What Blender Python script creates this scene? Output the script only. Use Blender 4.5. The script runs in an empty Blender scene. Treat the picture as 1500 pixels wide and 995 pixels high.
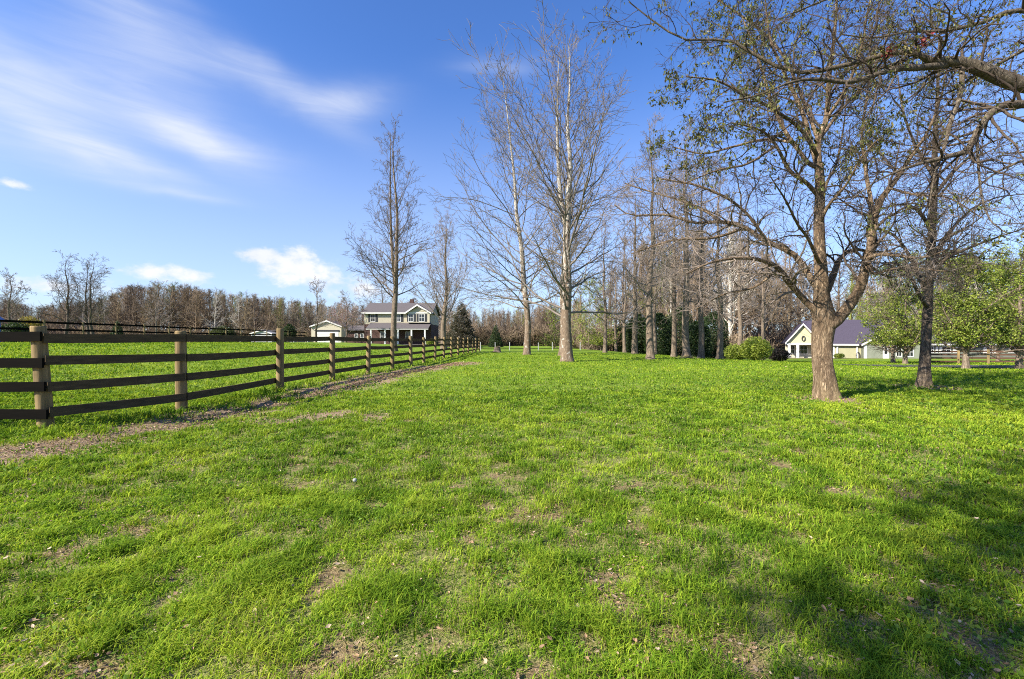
import bpy, math, random
import numpy as np
from mathutils import Vector

SC = bpy.context.scene
COL = SC.collection
rng = np.random.default_rng(7)
random.seed(7)
F, CX, CY, CAMH = 650.0, 750.0, 498.5, 1.39     # focal length in photo pixels, principal point, eye height

# ------------------------------------------------------------------ numeric helpers
_tab = np.random.default_rng(99).random((256, 256))
def reseed(k):
    global rng
    rng = np.random.default_rng(k)
def vnoise(x, y, s=0):
    x = np.asarray(x, float) + s * 17.31; y = np.asarray(y, float) + s * 9.77
    xi = np.floor(x).astype(int); yi = np.floor(y).astype(int)
    fx = x - xi; fy = y - yi
    fx = fx * fx * (3 - 2 * fx); fy = fy * fy * (3 - 2 * fy)
    g = lambda a, b: _tab[a & 255, b & 255]
    return (g(xi, yi) * (1 - fx) + g(xi + 1, yi) * fx) * (1 - fy) + (g(xi, yi + 1) * (1 - fx) + g(xi + 1, yi + 1) * fx) * fy
def fbm(x, y, s=0, o=4):
    v = 0; a = .5; n = 0
    for k in range(o):
        v = v + a * vnoise(x * 2 ** k, y * 2 ** k, s + k * 3); n += a; a *= .5
    return v / n
def ss(a, b, x):
    t = np.clip((np.asarray(x, float) - a) / (b - a), 0, 1)
    return t * t * (3 - 2 * t)
def nrm(v):
    return v / np.maximum(np.linalg.norm(v, axis=-1, keepdims=True), 1e-9)
def seg_dist(x, y, pts):
    d = np.full(np.shape(x), 1e9)
    for (x0, y0), (x1, y1) in zip(pts[:-1], pts[1:]):
        dx, dy = x1 - x0, y1 - y0
        t = np.clip(((x - x0) * dx + (y - y0) * dy) / (dx * dx + dy * dy), 0, 1)
        d = np.minimum(d, np.hypot(x - x0 - t * dx, y - y0 - t * dy))
    return d

def fence_x(Y):
    return -6.75 + .0475 * (np.asarray(Y, float) - 8.0)
def terrain(X, Y, micro=True):
    X = np.asarray(X, float); Y = np.asarray(Y, float)
    d = fence_x(Y) - X
    z = 1.12 * ss(1, 21, d) * (1 - .5 * ss(58, 86, Y)) * ss(2, 12, Y)
    z = z - .0277 * np.clip(Y - 16, 0, 70) * ss(10, 28, X) * ss(16, 26, Y)
    z = z - .08 * np.exp(-((X - fence_x(Y) - 1.35) / .5) ** 2) * ss(4.5, 6.5, Y) * (1 - ss(40, 60, Y))
    z = z + 5.0 * ss(150, 330, Y) + 4.0 * ss(120, 320, np.abs(X))
    z = z + .10 * (fbm(X * .13, Y * .13, 4, 2) - .5) * ss(3, 9, np.hypot(X, Y)) * (1 - ss(30, 60, Y))
    if micro:
        z = z + .05 * (fbm(X * 1.3, Y * 1.3, 1, 3) - .5) * (1 - ss(20, 40, Y))
    return z
def gz(x, y):
    return float(terrain(x, y, False))
def at(u, v, Y):
    return ((u - CX) / F * Y, Y, CAMH - (v - CY) / F * Y)
def ux(u, Y):
    return (u - CX) / F * Y
def vz(v, Y):
    return CAMH - (v - CY) / F * Y

# ------------------------------------------------------------------ object helpers
def tag(o, label=None, cat=None, group=None, kind=None):
    if label: o['label'] = label
    if cat: o['category'] = cat
    if group: o['group'] = group
    if kind: o['kind'] = kind
    return o
def empty(name, loc, label, cat, group=None):
    o = bpy.data.objects.new(name, None); COL.objects.link(o)
    o.location = loc; o.empty_display_size = .3
    return tag(o, label, cat, group)
def link(name, me, mat=None, parent=None, loc=None):
    o = bpy.data.objects.new(name, me); COL.objects.link(o)
    if mat is not None:
        for m in (mat if isinstance(mat, (list, tuple)) else [mat]): me.materials.append(m)
    if parent is not None: o.parent = parent
    if loc is not None: o.location = loc
    return o
def np_mesh(name, V, polys, cols=None, smooth=False, mats=None):
    """polys: list of int arrays (n,k)"""
    me = bpy.data.meshes.new(name)
    V = np.ascontiguousarray(V, np.float32)
    polys = [np.asarray(p, np.int32) for p in polys if len(p)]
    nl = sum(p.size for p in polys); npoly = sum(len(p) for p in polys)
    me.vertices.add(len(V)); me.vertices.foreach_set('co', V.ravel())
    me.loops.add(nl); me.polygons.add(npoly)
    me.loops.foreach_set('vertex_index', np.concatenate([p.ravel() for p in polys]))
    tot = np.concatenate([np.full(len(p), p.shape[1], np.int32) for p in polys])
    st = np.concatenate([[0], np.cumsum(tot)[:-1]]).astype(np.int32)
    me.polygons.foreach_set('loop_start', st)
    try: me.polygons.foreach_set('loop_total', tot)
    except Exception: pass
    me.polygons.foreach_set('use_smooth', np.full(npoly, bool(smooth)))
    if mats is not None: me.polygons.foreach_set('material_index', np.asarray(mats, np.int32))
    if cols is not None:
        a = me.attributes.new('col', 'FLOAT_COLOR', 'POINT')
        c = np.ones((len(V), 4), np.float32); c[:, :3] = cols
        a.data.foreach_set('color', c.ravel())
    me.update(calc_edges=True); me.validate()
    return me
class MB:
    """collects boxes, prisms and sheets for ONE mesh"""
    def __init__(s): s.v = []; s.f = []; s.m = []
    def add(s, vs, fs, m=0):
        b = len(s.v); s.v += [tuple(v) for v in vs]
        for f in fs: s.f.append(tuple(i + b for i in f)); s.m.append(m)
        return s
    def box(s, x0, x1, y0, y1, z0, z1, m=0):
        v = [(x, y, z) for z in (z0, z1) for y in (y0, y1) for x in (x0, x1)]
        return s.add(v, [(0, 2, 3, 1), (4, 5, 7, 6), (0, 1, 5, 4), (2, 6, 7, 3), (0, 4, 6, 2), (1, 3, 7, 5)], m)
    def bar(s, a, b, w, h, m=0):
        a = Vector(a); b = Vector(b); d = (b - a).normalized()
        sd = d.cross(Vector((0, 0, 1)))
        if sd.length < 1e-4: sd = Vector((1, 0, 0))
        sd.normalize(); up = sd.cross(d).normalized()
        v = [p + sd * (w / 2 * i) + up * (h / 2 * j) for p in (a, b) for i, j in ((-1, -1), (1, -1), (1, 1), (-1, 1))]
        return s.add(v, [(3, 2, 1, 0), (4, 5, 6, 7), (0, 1, 5, 4), (1, 2, 6, 5), (2, 3, 7, 6), (3, 0, 4, 7)], m)
    def prism(s, poly, y0, y1, m=0):
        n = len(poly)
        v = [(x, y0, z) for x, z in poly] + [(x, y1, z) for x, z in poly]
        f = [tuple(range(n)), tuple(range(2 * n - 1, n - 1, -1))]
        f += [(i, i + n, (i + 1) % n + n, (i + 1) % n) for i in range(n)]
        return s.add(v, f, m)
    def prismx(s, poly, x0, x1, m=0):
        n = len(poly)
        v = [(x0, y, z) for y, z in poly] + [(x1, y, z) for y, z in poly]
        f = [tuple(range(n - 1, -1, -1)), tuple(range(n, 2 * n))]
        f += [(i, (i + 1) % n, (i + 1) % n + n, i + n) for i in range(n)]
        return s.add(v, f, m)
    def cyl(s, p, r, h, n=12, r2=None, axis='z', m=0):
        r2 = r if r2 is None else r2; v = []
        for k, (rr, t) in enumerate(((r, 0), (r2, h))):
            for i in range(n):
                a = 2 * math.pi * i / n; c, d = rr * math.cos(a), rr * math.sin(a)
                v.append((p[0] + c, p[1] + d, p[2] + t) if axis == 'z' else ((p[0] + t, p[1] + c, p[2] + d) if axis == 'x' else (p[0] + c, p[1] + t, p[2] - d)))
        f = [tuple(range(n - 1, -1, -1)), tuple(range(n, 2 * n))] + [(i, (i + 1) % n, (i + 1) % n + n, i + n) for i in range(n)]
        return s.add(v, f, m)
    def build(s, name, mat, parent=None, loc=None, smooth=False):
        me = bpy.data.meshes.new(name); me.from_pydata(s.v, [], s.f)
        me.polygons.foreach_set('material_index', s.m)
        if smooth: me.polygons.foreach_set('use_smooth', [True] * len(s.f))
        import bmesh
        bm = bmesh.new(); bm.from_mesh(me); bmesh.ops.recalc_face_normals(bm, faces=bm.faces); bm.to_mesh(me); bm.free()
        me.update()
        return link(name, me, mat, parent, loc)

# ------------------------------------------------------------------ materials
class NT:
    def __init__(s, tree): s.t = tree; s.n = tree.nodes; s.l = tree.links
    def node(s, typ, **kw):
        n = s.n.new(typ)
        for k, v in kw.items():
            if k == 'i':
                for kk, vv in v.items(): s.put(n.inputs[kk], vv)
            else: setattr(n, k, v)
        return n
    def put(s, sock, v):
        if isinstance(v, bpy.types.NodeSocket): s.l.new(v, sock)
        else:
            try: sock.default_value = v
            except Exception: sock.default_value = (*v, 1)
    def m(s, op, a, b=None, c=None, clamp=False):
        n = s.n.new('ShaderNodeMath'); n.operation = op; n.use_clamp = clamp
        s.put(n.inputs[0], a)
        if b is not None: s.put(n.inputs[1], b)
        if c is not None: s.put(n.inputs[2], c)
        return n.outputs[0]
    def mix(s, f, a, b, mode='MIX'):
        n = s.n.new('ShaderNodeMix'); n.data_type = 'RGBA'; n.blend_type = mode
        s.put(n.inputs[0], f)
        for sock, v in ((n.inputs[6], a), (n.inputs[7], b)):
            if isinstance(v, bpy.types.NodeSocket): s.l.new(v, sock)
            else: sock.default_value = (*v[:3], 1)
        return n.outputs[2]
    def ramp(s, f, stops, interp='LINEAR'):
        n = s.n.new('ShaderNodeValToRGB'); n.color_ramp.interpolation = interp
        e = n.color_ramp.elements
        while len(e) < len(stops): e.new(.5)
        for k, (p, c) in enumerate(stops):
            e[k].position = p; e[k].color = (*c, 1) if len(c) == 3 else c
        s.put(n.inputs[0], f); return n.outputs[0]
    def rng(s, v, a, b, c, d, smooth=False):
        n = s.n.new('ShaderNodeMapRange'); n.interpolation_type = 'SMOOTHSTEP' if smooth else 'LINEAR'
        for k, q in enumerate((v, a, b, c, d)): s.put(n.inputs[k], q)
        return n.outputs[0]
    def noise(s, vec, scale, detail=4, rough=.55, dist=0):
        n = s.n.new('ShaderNodeTexNoise'); s.put(n.inputs['Vector'], vec)
        n.inputs['Scale'].default_value = scale; n.inputs['Detail'].default_value = detail
        n.inputs['Roughness'].default_value = rough; n.inputs['Distortion'].default_value = dist
        return n.outputs[0]
def new_mat(name):
    m = bpy.data.materials.new(name); m.use_nodes = True
    nt = NT(m.node_tree); nt.n.clear()
    out = nt.node('ShaderNodeOutputMaterial')
    return m, nt, out
def coords(nt, scale=(1, 1, 1), which='Object'):
    tc = nt.node('ShaderNodeTexCoord')
    mp = nt.node('ShaderNodeMapping'); nt.l.new(tc.outputs[which], mp.inputs[0]); mp.inputs['Scale'].default_value = scale
    return mp.outputs[0]
def principled(nt, out, base, rough=.8, spec=.3, bump=None, bs=.3, bd=.02, metal=0):
    p = nt.node('ShaderNodeBsdfPrincipled')
    nt.put(p.inputs['Base Color'], base if isinstance(base, bpy.types.NodeSocket) else (*base, 1))
    nt.put(p.inputs['Roughness'], rough); p.inputs['Specular IOR Level'].default_value = spec
    p.inputs['Metallic'].default_value = metal
    if bump is not None:
        b = nt.node('ShaderNodeBump'); b.inputs['Strength'].default_value = bs; b.inputs['Distance'].default_value = bd
        nt.put(b.inputs['Height'], bump); nt.l.new(b.outputs[0], p.inputs['Normal'])
    nt.l.new(p.outputs[0], out.inputs[0]); return p
def simple(name, c1, c2=None, scale=6, rough=.75, spec=.3, stretch=(1, 1, 1), bs=.15, bd=.01, metal=0):
    m, nt, out = new_mat(name)
    v = coords(nt, stretch)
    n = nt.noise(v, scale, 5)
    c2 = c2 or tuple(c * .8 for c in c1)
    principled(nt, out, nt.mix(nt.rng(n, .3, .7, 0, 1), c1, c2), rough, spec, n, bs, bd, metal)
    return m
def bark(name, c_light, c_dark, scale=1.0, bs=.8, bd=.03, patch=None, low=None):
    m, nt, out = new_mat(name)
    v = coords(nt, (scale * 1.0, scale * 1.0, scale * .28))
    v2 = coords(nt, (scale, scale, scale * .6))
    n1 = nt.noise(v, 9, 6, .65, .4)
    v3 = coords(nt, (scale * 1.0, scale * 1.0, scale * .16))
    rd = nt.noise(v3, 13, 5, .6, 1.1)
    ridge = nt.m('SUBTRACT', 1.0, nt.m('MULTIPLY', nt.m('ABSOLUTE', nt.m('SUBTRACT', rd, .5)), 5.0), clamp=True)
    n2 = nt.noise(v2, 2.2, 4)
    h = nt.m('ADD', nt.m('MULTIPLY', n1, .7), nt.m('MULTIPLY', nt.m('SUBTRACT', 1.0, ridge), .42))
    c = nt.mix(nt.rng(h, .38, .74, 0, 1), c_dark, c_light)
    c = nt.mix(nt.rng(n2, .35, .7, 0, .45), c, tuple(.75 * a + .1 * b for a, b in zip(c_dark, c_light)))
    if patch is not None:
        n3 = nt.noise(v2, 3.0, 3, .5, .8)
        geo = nt.node('ShaderNodeTexCoord'); sep = nt.node('ShaderNodeSeparateXYZ'); nt.l.new(geo.outputs['Object'], sep.inputs[0])
        up = nt.rng(sep.outputs[2], 2.0, 14.0, -.03, .22)
        th = nt.m('ADD', n3, up)
        c = nt.mix(nt.rng(th, .58, .64, 0, 1), c, patch)
    if low is not None:
        geo = nt.node('ShaderNodeTexCoord'); sep = nt.node('ShaderNodeSeparateXYZ'); nt.l.new(geo.outputs['Object'], sep.inputs[0])
        f = nt.m('MULTIPLY', nt.rng(sep.outputs[2], .05, .7, 1, 0), nt.rng(n2, .35, .65, .0, .7))
        c = nt.mix(f, c, low)
    principled(nt, out, c, .9, .15, h, bs, bd)
    return m
def attr_mat(name, rough=.7, spec=.25, trans=0.0, tcol=1.3):
    m, nt, out = new_mat(name)
    a = nt.node('ShaderNodeAttribute'); a.attribute_name = 'col'
    p = nt.node('ShaderNodeBsdfPrincipled'); nt.l.new(a.outputs[0], p.inputs['Base Color'])
    p.inputs['Roughness'].default_value = rough; p.inputs['Specular IOR Level'].default_value = spec
    if trans:
        t = nt.node('ShaderNodeBsdfTranslucent')
        nt.l.new(nt.mix(1.0, a.outputs[0], (tcol, tcol, tcol * .6), 'MULTIPLY'), t.inputs[0])
        mx = nt.node('ShaderNodeMixShader'); mx.inputs[0].default_value = trans
        nt.l.new(p.outputs[0], mx.inputs[1]); nt.l.new(t.outputs[0], mx.inputs[2]); nt.l.new(mx.outputs[0], out.inputs[0])
    else: nt.l.new(p.outputs[0], out.inputs[0])
    return m

M = {}
M['blade'] = attr_mat('grass blades', .7, .08, .35)
M['leaf'] = attr_mat('leaves', .5, .35, .35)
M['litter'] = attr_mat('dead leaves', .8, .2, .1)
M['wood_far'] = attr_mat('far twigs', .95, .05)
M['bark_near'] = bark('furrowed bark', (.50, .37, .245), (.12, .08, .05), 1.5, 1.0, .05, low=(.30, .24, .12))
M['bark_dark'] = bark('dark bark', (.30, .235, .175), (.06, .045, .035), 1.8, .9, .04, low=(.28, .21, .11))
M['bark_grey'] = bark('grey limb bark', (.27, .225, .17), (.07, .055, .04), 2.5, .7, .02)
M['bark_syc'] = bark('flaking sycamore bark', (.36, .27, .19), (.12, .085, .06), 1.4, .7, .03, patch=(.36, .33, .285))
M['bark_row'] = bark('grove bark', (.36, .285, .21), (.11, .082, .06), 1.4, .7, .03)
M['twig_near'] = simple('brown grey twigs', (.105, .08, .06), (.045, .034, .027), 4, .9, .1)
M['twig_syc'] = simple('pale sycamore twigs', (.21, .18, .155), (.115, .095, .08), 1.5, .9, .1)
M['twig_pale'] = simple('pale grey twigs', (.25, .205, .17), (.14, .11, .09), 3, .9, .1)
M['twig_dark'] = simple('dark twigs', (.17, .135, .11), (.095, .075, .06), 2, .9, .1)
M['twig_grey'] = simple('grey pink twigs', (.26, .215, .19), (.17, .14, .12), 2, .9, .1)
M['post'] = simple('weathered post wood', (.29, .21, .105), (.11, .08, .04), 5, .9, .1, (4, 4, .3), .6, .012)
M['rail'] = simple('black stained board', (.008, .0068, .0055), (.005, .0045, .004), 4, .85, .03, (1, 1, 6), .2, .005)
M['rail_shade'] = simple('weathered brown board lightened for shade', (.105, .078, .046), (.055, .042, .027), 4, .85, .05, (1, 1, 6), .2, .005)  # shaded copy of the fence board: shade fill lightened into its colour
M['rail_brown'] = simple('brown stained board', (.10, .05, .03), (.06, .032, .022), 4, .75, .2, (1, 1, 6), .2, .005)
M['white'] = simple('white paint', (.66, .65, .62), (.58, .57, .55), 2, .55, .3, bs=.03)
M['cream'] = simple('cream siding', (.46, .42, .32), (.41, .37, .28), 1.5, .7, .2)
M['yellow'] = simple('pale yellow siding', (.46, .43, .26), (.41, .38, .23), 1.5, .7, .2)
M['olive'] = simple('olive cream siding', (.31, .30, .19), (.27, .26, .165), 1.5, .7, .2)
M['sage'] = simple('sage green siding', (.18, .195, .15), (.15, .165, .125), 1.5, .7, .2)
M['brick'] = simple('red brick', (.10, .058, .050), (.07, .042, .037), 9, .85, .15)
M['shingle'] = simple('grey shingles', (.135, .12, .12), (.085, .075, .077), 9, .9, .1, (1, 1, 1), .3, .02)
M['shingle_p'] = simple('slate violet shingles', (.075, .064, .092), (.05, .043, .062), 9, .9, .1, (1, 1, 1), .3, .02)
M['glass'] = simple('dark window glass', (.02, .024, .03), (.012, .014, .018), 3, .08, .6, bs=0)
M['dark'] = simple('dark interior', (.025, .022, .02), (.015, .013, .012), 3, .9, .1)
M['shutter'] = simple('dark shutters', (.035, .035, .04), (.025, .025, .03), 4, .6, .25)
M['asphalt'] = simple('asphalt', (.085, .08, .078), (.055, .052, .05), 20, .9, .2)
M['car'] = simple('dark car paint', (.03, .032, .04), (.025, .027, .034), 2, .25, .5, bs=0)
M['tyre'] = simple('tyre rubber', (.02, .02, .02), None, 5, .9, .1)
M['blue'] = simple('blue siding', (.09, .15, .33), (.07, .12, .27), 3, .6, .3)
M['stump'] = simple('cut stump wood', (.45, .36, .22), (.28, .21, .12), 6, .9, .1)
M['fluff'] = simple('seed fluff', (.42, .42, .38), (.32, .32, .28), 60, .9, .1, bs=.5)
M['stem'] = simple('dandelion stem', (.16, .2, .05), (.12, .16, .04), 8, .7, .2)
M['metal'] = simple('galvanised metal', (.42, .42, .42), (.33, .33, .33), 3, .5, .4)

# ------------------------------------------------------------------ ground
LITTER_LINE = [(-7.2, 4.6), (-6.3, 5.35), (-5.75, 5.98), (-5.7, 7.0), (-5.25, 9.6), (-5.2, 13.5), (-4.9, 18.4), (-4.2, 23), (-3.0, 27.4)]
LITTER_2 = [(-4.2, 7.6), (-3.2, 8.3), (-2.6, 8.0)]
def litter_mask(x, y):
    w = .46 + .34 * fbm(x * .6, y * .6, 12, 2) + .02 * y
    d = seg_dist(x, y, LITTER_LINE)
    a = np.exp(-(d / w) ** 2)
    d2 = seg_dist(x, y, LITTER_2); a = np.maximum(a, .75 * np.exp(-(d2 / .45) ** 2))
    for px, py in ((7.36, 10.3), (12.15, 13.0)):
        a = np.maximum(a, .8 * np.exp(-(np.hypot(x - px, y - py) / .8) ** 4))
    return np.clip(a * 1.35 * ss(.24, .50, fbm(x * 1.9, y * 1.9, 5, 4)), 0, 1)
SPOTS = [(-.32, 3.05, .17), (-.15, 2.7, .12), (-1.85, 2.35, .16), (-1.55, 2.5, .10), (.95, 3.3, .22), (.55, 2.35, .3), (1.0, 1.95, .3),
         (2.35, 2.45, .2), (2.1, 2.0, .35), (1.45, 3.55, .13), (-.75, 1.95, .3), (-.35, 2.0, .2), (.35, 2.0, .18), (2.55, 3.2, .15),
         (3.5, 5.4, .4), (5.3, 7.3, .5), (1.2, 4.3, .2), (.3, 4.1, .22), (.55, 3.4, .2), (-2.6, 3.1, .15), (-1.5, 3.2, .12),(1.9,1.75,.25),(2.7,1.9,.2)]
def bare_mask(x, y):
    n = fbm(x * 3.2, y * 3.8, 21, 4)
    r = np.hypot(x, y)
    near = 1 - ss(3.5, 11, r)
    th = .70 - .085 * near
    b = ss(th, th + .13, n) * (.45 + .55 * ss(.35, .6, fbm(x * 6, y * 6, 33, 3)))
    s = np.zeros(np.shape(x))
    for px, py, pr in SPOTS:
        s = np.maximum(s, np.exp(-(np.hypot(x - px, (y - py) * 1.0) / (pr * .5)) ** 2))
    b = np.maximum(b, ss(.30, .95, s * (.2 + 1.7 * fbm(x * 4.5, y * 4.5, 8, 4))))
    return np.clip(b, 0, 1) * (1 - ss(9, 22, r) * .75)
def axis(core0, core1, step, far0, far1, g=1.16):
    a = list(np.arange(core0, core1, step)); s = step; x = a[-1]
    while x < far1: s *= g; x += s; a.append(x)
    s = step; x = a[0]
    while x > far0: s *= g; x -= s; a.insert(0, x)
    return np.array(a)
gx = axis(-11, 11, .11, -1500, 1500); gy = axis(-1.0, 15, .11, -400, 2600, 1.12)
GX, GY = np.meshgrid(gx, gy)
GZ = terrain(GX, GY)
nx, ny = len(gx), len(gy)
V = np.stack([GX.ravel(), GY.ravel(), GZ.ravel()], 1)
i0 = (np.arange(ny - 1)[:, None] * nx + np.arange(nx - 1)[None]).ravel()
gme = np_mesh('ground', V, [np.stack([i0, i0 + 1, i0 + nx + 1, i0 + nx], 1)], smooth=True)
for nm, val in (('bare', bare_mask(V[:, 0], V[:, 1])), ('litter', litter_mask(V[:, 0], V[:, 1])),
                ('wood', np.maximum(ss(62, 76, V[:, 1]) * ss(2, 8, V[:, 0] - .12 * V[:, 1]), np.maximum(ss(112, 122, V[:, 1]), ss(90, 110, np.abs(V[:, 0])))))):
    a = gme.attributes.new(nm, 'FLOAT', 'POINT'); a.data.foreach_set('value', val.astype(np.float32))
def ground_mat():
    m, nt, out = new_mat('lawn ground')
    v = coords(nt)
    A = lambda n: [setattr(x, 'attribute_name', n) or x.outputs['Fac'] for x in [nt.node('ShaderNodeAttribute')]][0]
    n1 = nt.noise(v, .35, 5, .6); n2 = nt.noise(v, 3.5, 5, .6); n3 = nt.noise(v, 28, 4, .7); n4 = nt.noise(v, 75, 3, .75)
    g = nt.ramp(n2, [(.3, (.080, .150, .016)), (.5, (.150, .245, .026)), (.72, (.22, .29, .040))])
    g = nt.mix(nt.rng(n1, .38, .65, 0, .6), g, (.235, .295, .032))
    g = nt.mix(nt.rng(n3, .35, .7, 0, .5), g, (.05, .095, .010))
    soil = nt.ramp(n3, [(.3, (.11, .075, .042)), (.5, (.23, .165, .09)), (.7, (.36, .28, .16))])
    soil = nt.mix(nt.rng(n4, .45, .7, 0, .6), soil, (.07, .045, .028))
    # thatch shows between the near blades
    geo = nt.node('ShaderNodeTexCoord'); sep = nt.node('ShaderNodeSeparateXYZ'); nt.l.new(geo.outputs['Object'], sep.inputs[0])
    near = nt.rng(sep.outputs[1], 4, 15, .6, .0)
    thatch = nt.mix(nt.rng(n4, .42, .58, 0, 1), (.34, .27, .14), (.05, .055, .02))
    c = nt.mix(near, g, thatch)
    c = nt.mix(nt.rng(A('bare'), .15, .7, 0, .95), c, soil)
    lit = nt.mix(nt.rng(n3, .35, .65, 0, 1), (.38, .28, .19), (.17, .115, .07))
    c = nt.mix(nt.rng(A('litter'), .15, .55, 0, 1), c, lit)
    wd = nt.mix(n2, (.20, .14, .085), (.11, .085, .045))
    c = nt.mix(A('wood'), c, wd)
    h = nt.m('ADD', n3, nt.m('MULTIPLY', n4, .5))
    principled(nt, out, c, .95, .05, h, .6, .03)
    return m
g = link('ground', gme, ground_mat()); tag(g, kind='structure')

# driveway: a strip of asphalt laid on the slope
dp = [(23.5, 30.5), (30, 29.0), (40, 26.5), (55, 23), (80, 18)]
rows = []
for k in range(len(dp) - 1):
    for t in np.linspace(0, 1, 8, endpoint=False): rows.append((dp[k][0] * (1 - t) + dp[k + 1][0] * t, dp[k][1] * (1 - t) + dp[k + 1][1] * t))
vs, fs = [], []
for k, (x, y) in enumerate(rows):
    for j in range(7):
        yy = y + (j - 3) * 1.0; vs.append((x, yy, gz(x, yy) + .05))
for k in range(len(rows) - 1):
    for j in range(6):
        b = k * 7 + j; fs.append((b, b + 7, b + 8, b + 1))
tag(MB().add(vs, fs).build('driveway', M['asphalt']), kind='structure')

def leaf_quads(p, size, droop=.6, ratio=.45):
    """diamond leaves (folded) at points p"""
    n = len(p)
    az = rng.random(n) * 2 * np.pi
    el = -droop + rng.normal(0, .5, n)
    a = np.stack([np.cos(az) * np.cos(el), np.sin(az) * np.cos(el), np.sin(el)], 1)
    s = nrm(np.cross(a, nrm(rng.normal(size=(n, 3)))))
    nn = np.cross(a, s)
    L = size * (.6 + .7 * rng.random(n)); W = L * ratio
    Vv = np.stack([p, p + a * (L * .45)[:, None] - s * (W * .5)[:, None] + nn * (W * .18)[:, None], p + a * L[:, None], p + a * (L * .45)[:, None] + s * (W * .5)[:, None] + nn * (W * .18)[:, None]], 1).reshape(-1, 3)
    b = np.arange(n) * 4
    return Vv, np.concatenate([np.stack([b, b + 1, b + 2], 1), np.stack([b, b + 2, b + 3], 1)])
# ------------------------------------------------------------------ grass
def sample_front(n, y0, y1, pw, half=1.22):
    """points in the wedge in front of the camera, density per area ~ Y**(pw-1)"""
    u = rng.random(n)
    y = (y0 ** (pw + 1) + u * (y1 ** (pw + 1) - y0 ** (pw + 1))) ** (1 / (pw + 1)) if abs(pw + 1) > 1e-6 else y0 * (y1 / y0) ** u
    x = (rng.random(n) * 2 - 1) * half * (y + .15)
    return x, y
def blades(x, y, hscale, wscale):
    n = len(x)
    d = np.hypot(x, y)
    tuft = fbm(x * 1.6, y * 1.6, 31, 3); big = fbm(x * .28, y * .28, 41, 3); fine = vnoise(x * 7, y * 7, 51)
    bare = bare_mask(x, y); lit = litter_mask(x, y)
    past = ss(.2, 1.2, fence_x(y) - x)
    tf = fbm(x * 5.2, y * 5.2, 35, 3)
    h = (.030 + .048 * ss(.38, .72, tf) + .016 * ss(.55, .8, tuft) + .030 * fine) * (.65 + .7 * rng.random(n)) * hscale
    edge = np.exp(-((x - fence_x(y) - .1) / .7) ** 2) * ss(5, 7, y)
    h *= (1 - .45 * bare) * (1 + .9 * edge) * (1 + .25 * past)
    w = (.0026 + .0036 * rng.random(n) ** 1.5) * np.maximum(1, d / 2.6) ** .85 * wscale
    isdry = rng.random(n) < np.clip(.12 + .42 * bare + .30 * lit + .24 * ss(.44, .60, fbm(x * 4.3 + 7, y * 4.3, 75, 4)) * (1 - .7 * ss(4, 10, y)), 0, 1) * (1 - .5 * ss(6, 26, y))
    h = np.where(isdry, h * .75, h)
    az = rng.random(n) * 2 * np.pi
    wind = np.stack([np.cos(az), np.sin(az), np.zeros(n)], 1)
    lean = np.where(isdry, 1.5 + .9 * rng.random(n), .35 + .9 * rng.random(n))
    sd = np.stack([-np.sin(az + rng.normal(0, .8, n)), np.cos(az), np.zeros(n)], 1); sd = nrm(sd)
    # keep the flat side roughly readable from all round
    base = np.stack([x, y, terrain(x, y) - .004], 1)
    mid = base + wind * (h * lean * .28)[:, None] + np.array([0, 0, 1.]) * (h * np.where(isdry, .22, .6))[:, None]
    tip = base + wind * (h * lean * .95)[:, None] + np.array([0, 0, 1.]) * (h * np.maximum(1.02 - .35 * lean, .12))[:, None]
    W = (sd * (w * .5)[:, None])
    Vv = np.stack([base - W, base + W, mid - W * .85, mid + W * .85, tip], 1).reshape(-1, 3)
    b = np.arange(n) * 5
    q = np.stack([b, b + 1, b + 3, b + 2], 1); t = np.stack([b + 2, b + 3, b + 4], 1)
    # colour
    k = np.clip(.56 + .55 * (fbm(x * .8, y * .8, 61, 3) - .5) + .9 * (fbm(x * 3.1, y * 3.1, 63, 3) - .5) + .5 * (big - .5) + rng.normal(0, .26, n), 0, 1)
    dark = np.array([.060, .135, .010]); midc = np.array([.188, .308, .020]); lite = np.array([.375, .45, .042]); dry = np.array([.48, .39, .19])
    c = np.where(k[:, None] < .5, dark + (midc - dark) * (k[:, None] * 2), midc + (lite - midc) * (k[:, None] * 2 - 1))
    far = ss(6, 26, y)[:, None]
    pd = isdry
    c = np.where(pd[:, None], dry * (.6 + .6 * rng.random(n))[:, None], c)
    c = c * (1.05 - .22 * ss(.42, .72, tf))[:, None]
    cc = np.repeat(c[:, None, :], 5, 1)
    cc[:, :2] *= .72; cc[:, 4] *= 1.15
    return Vv, q, t, cc.reshape(-1, 3)
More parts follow.
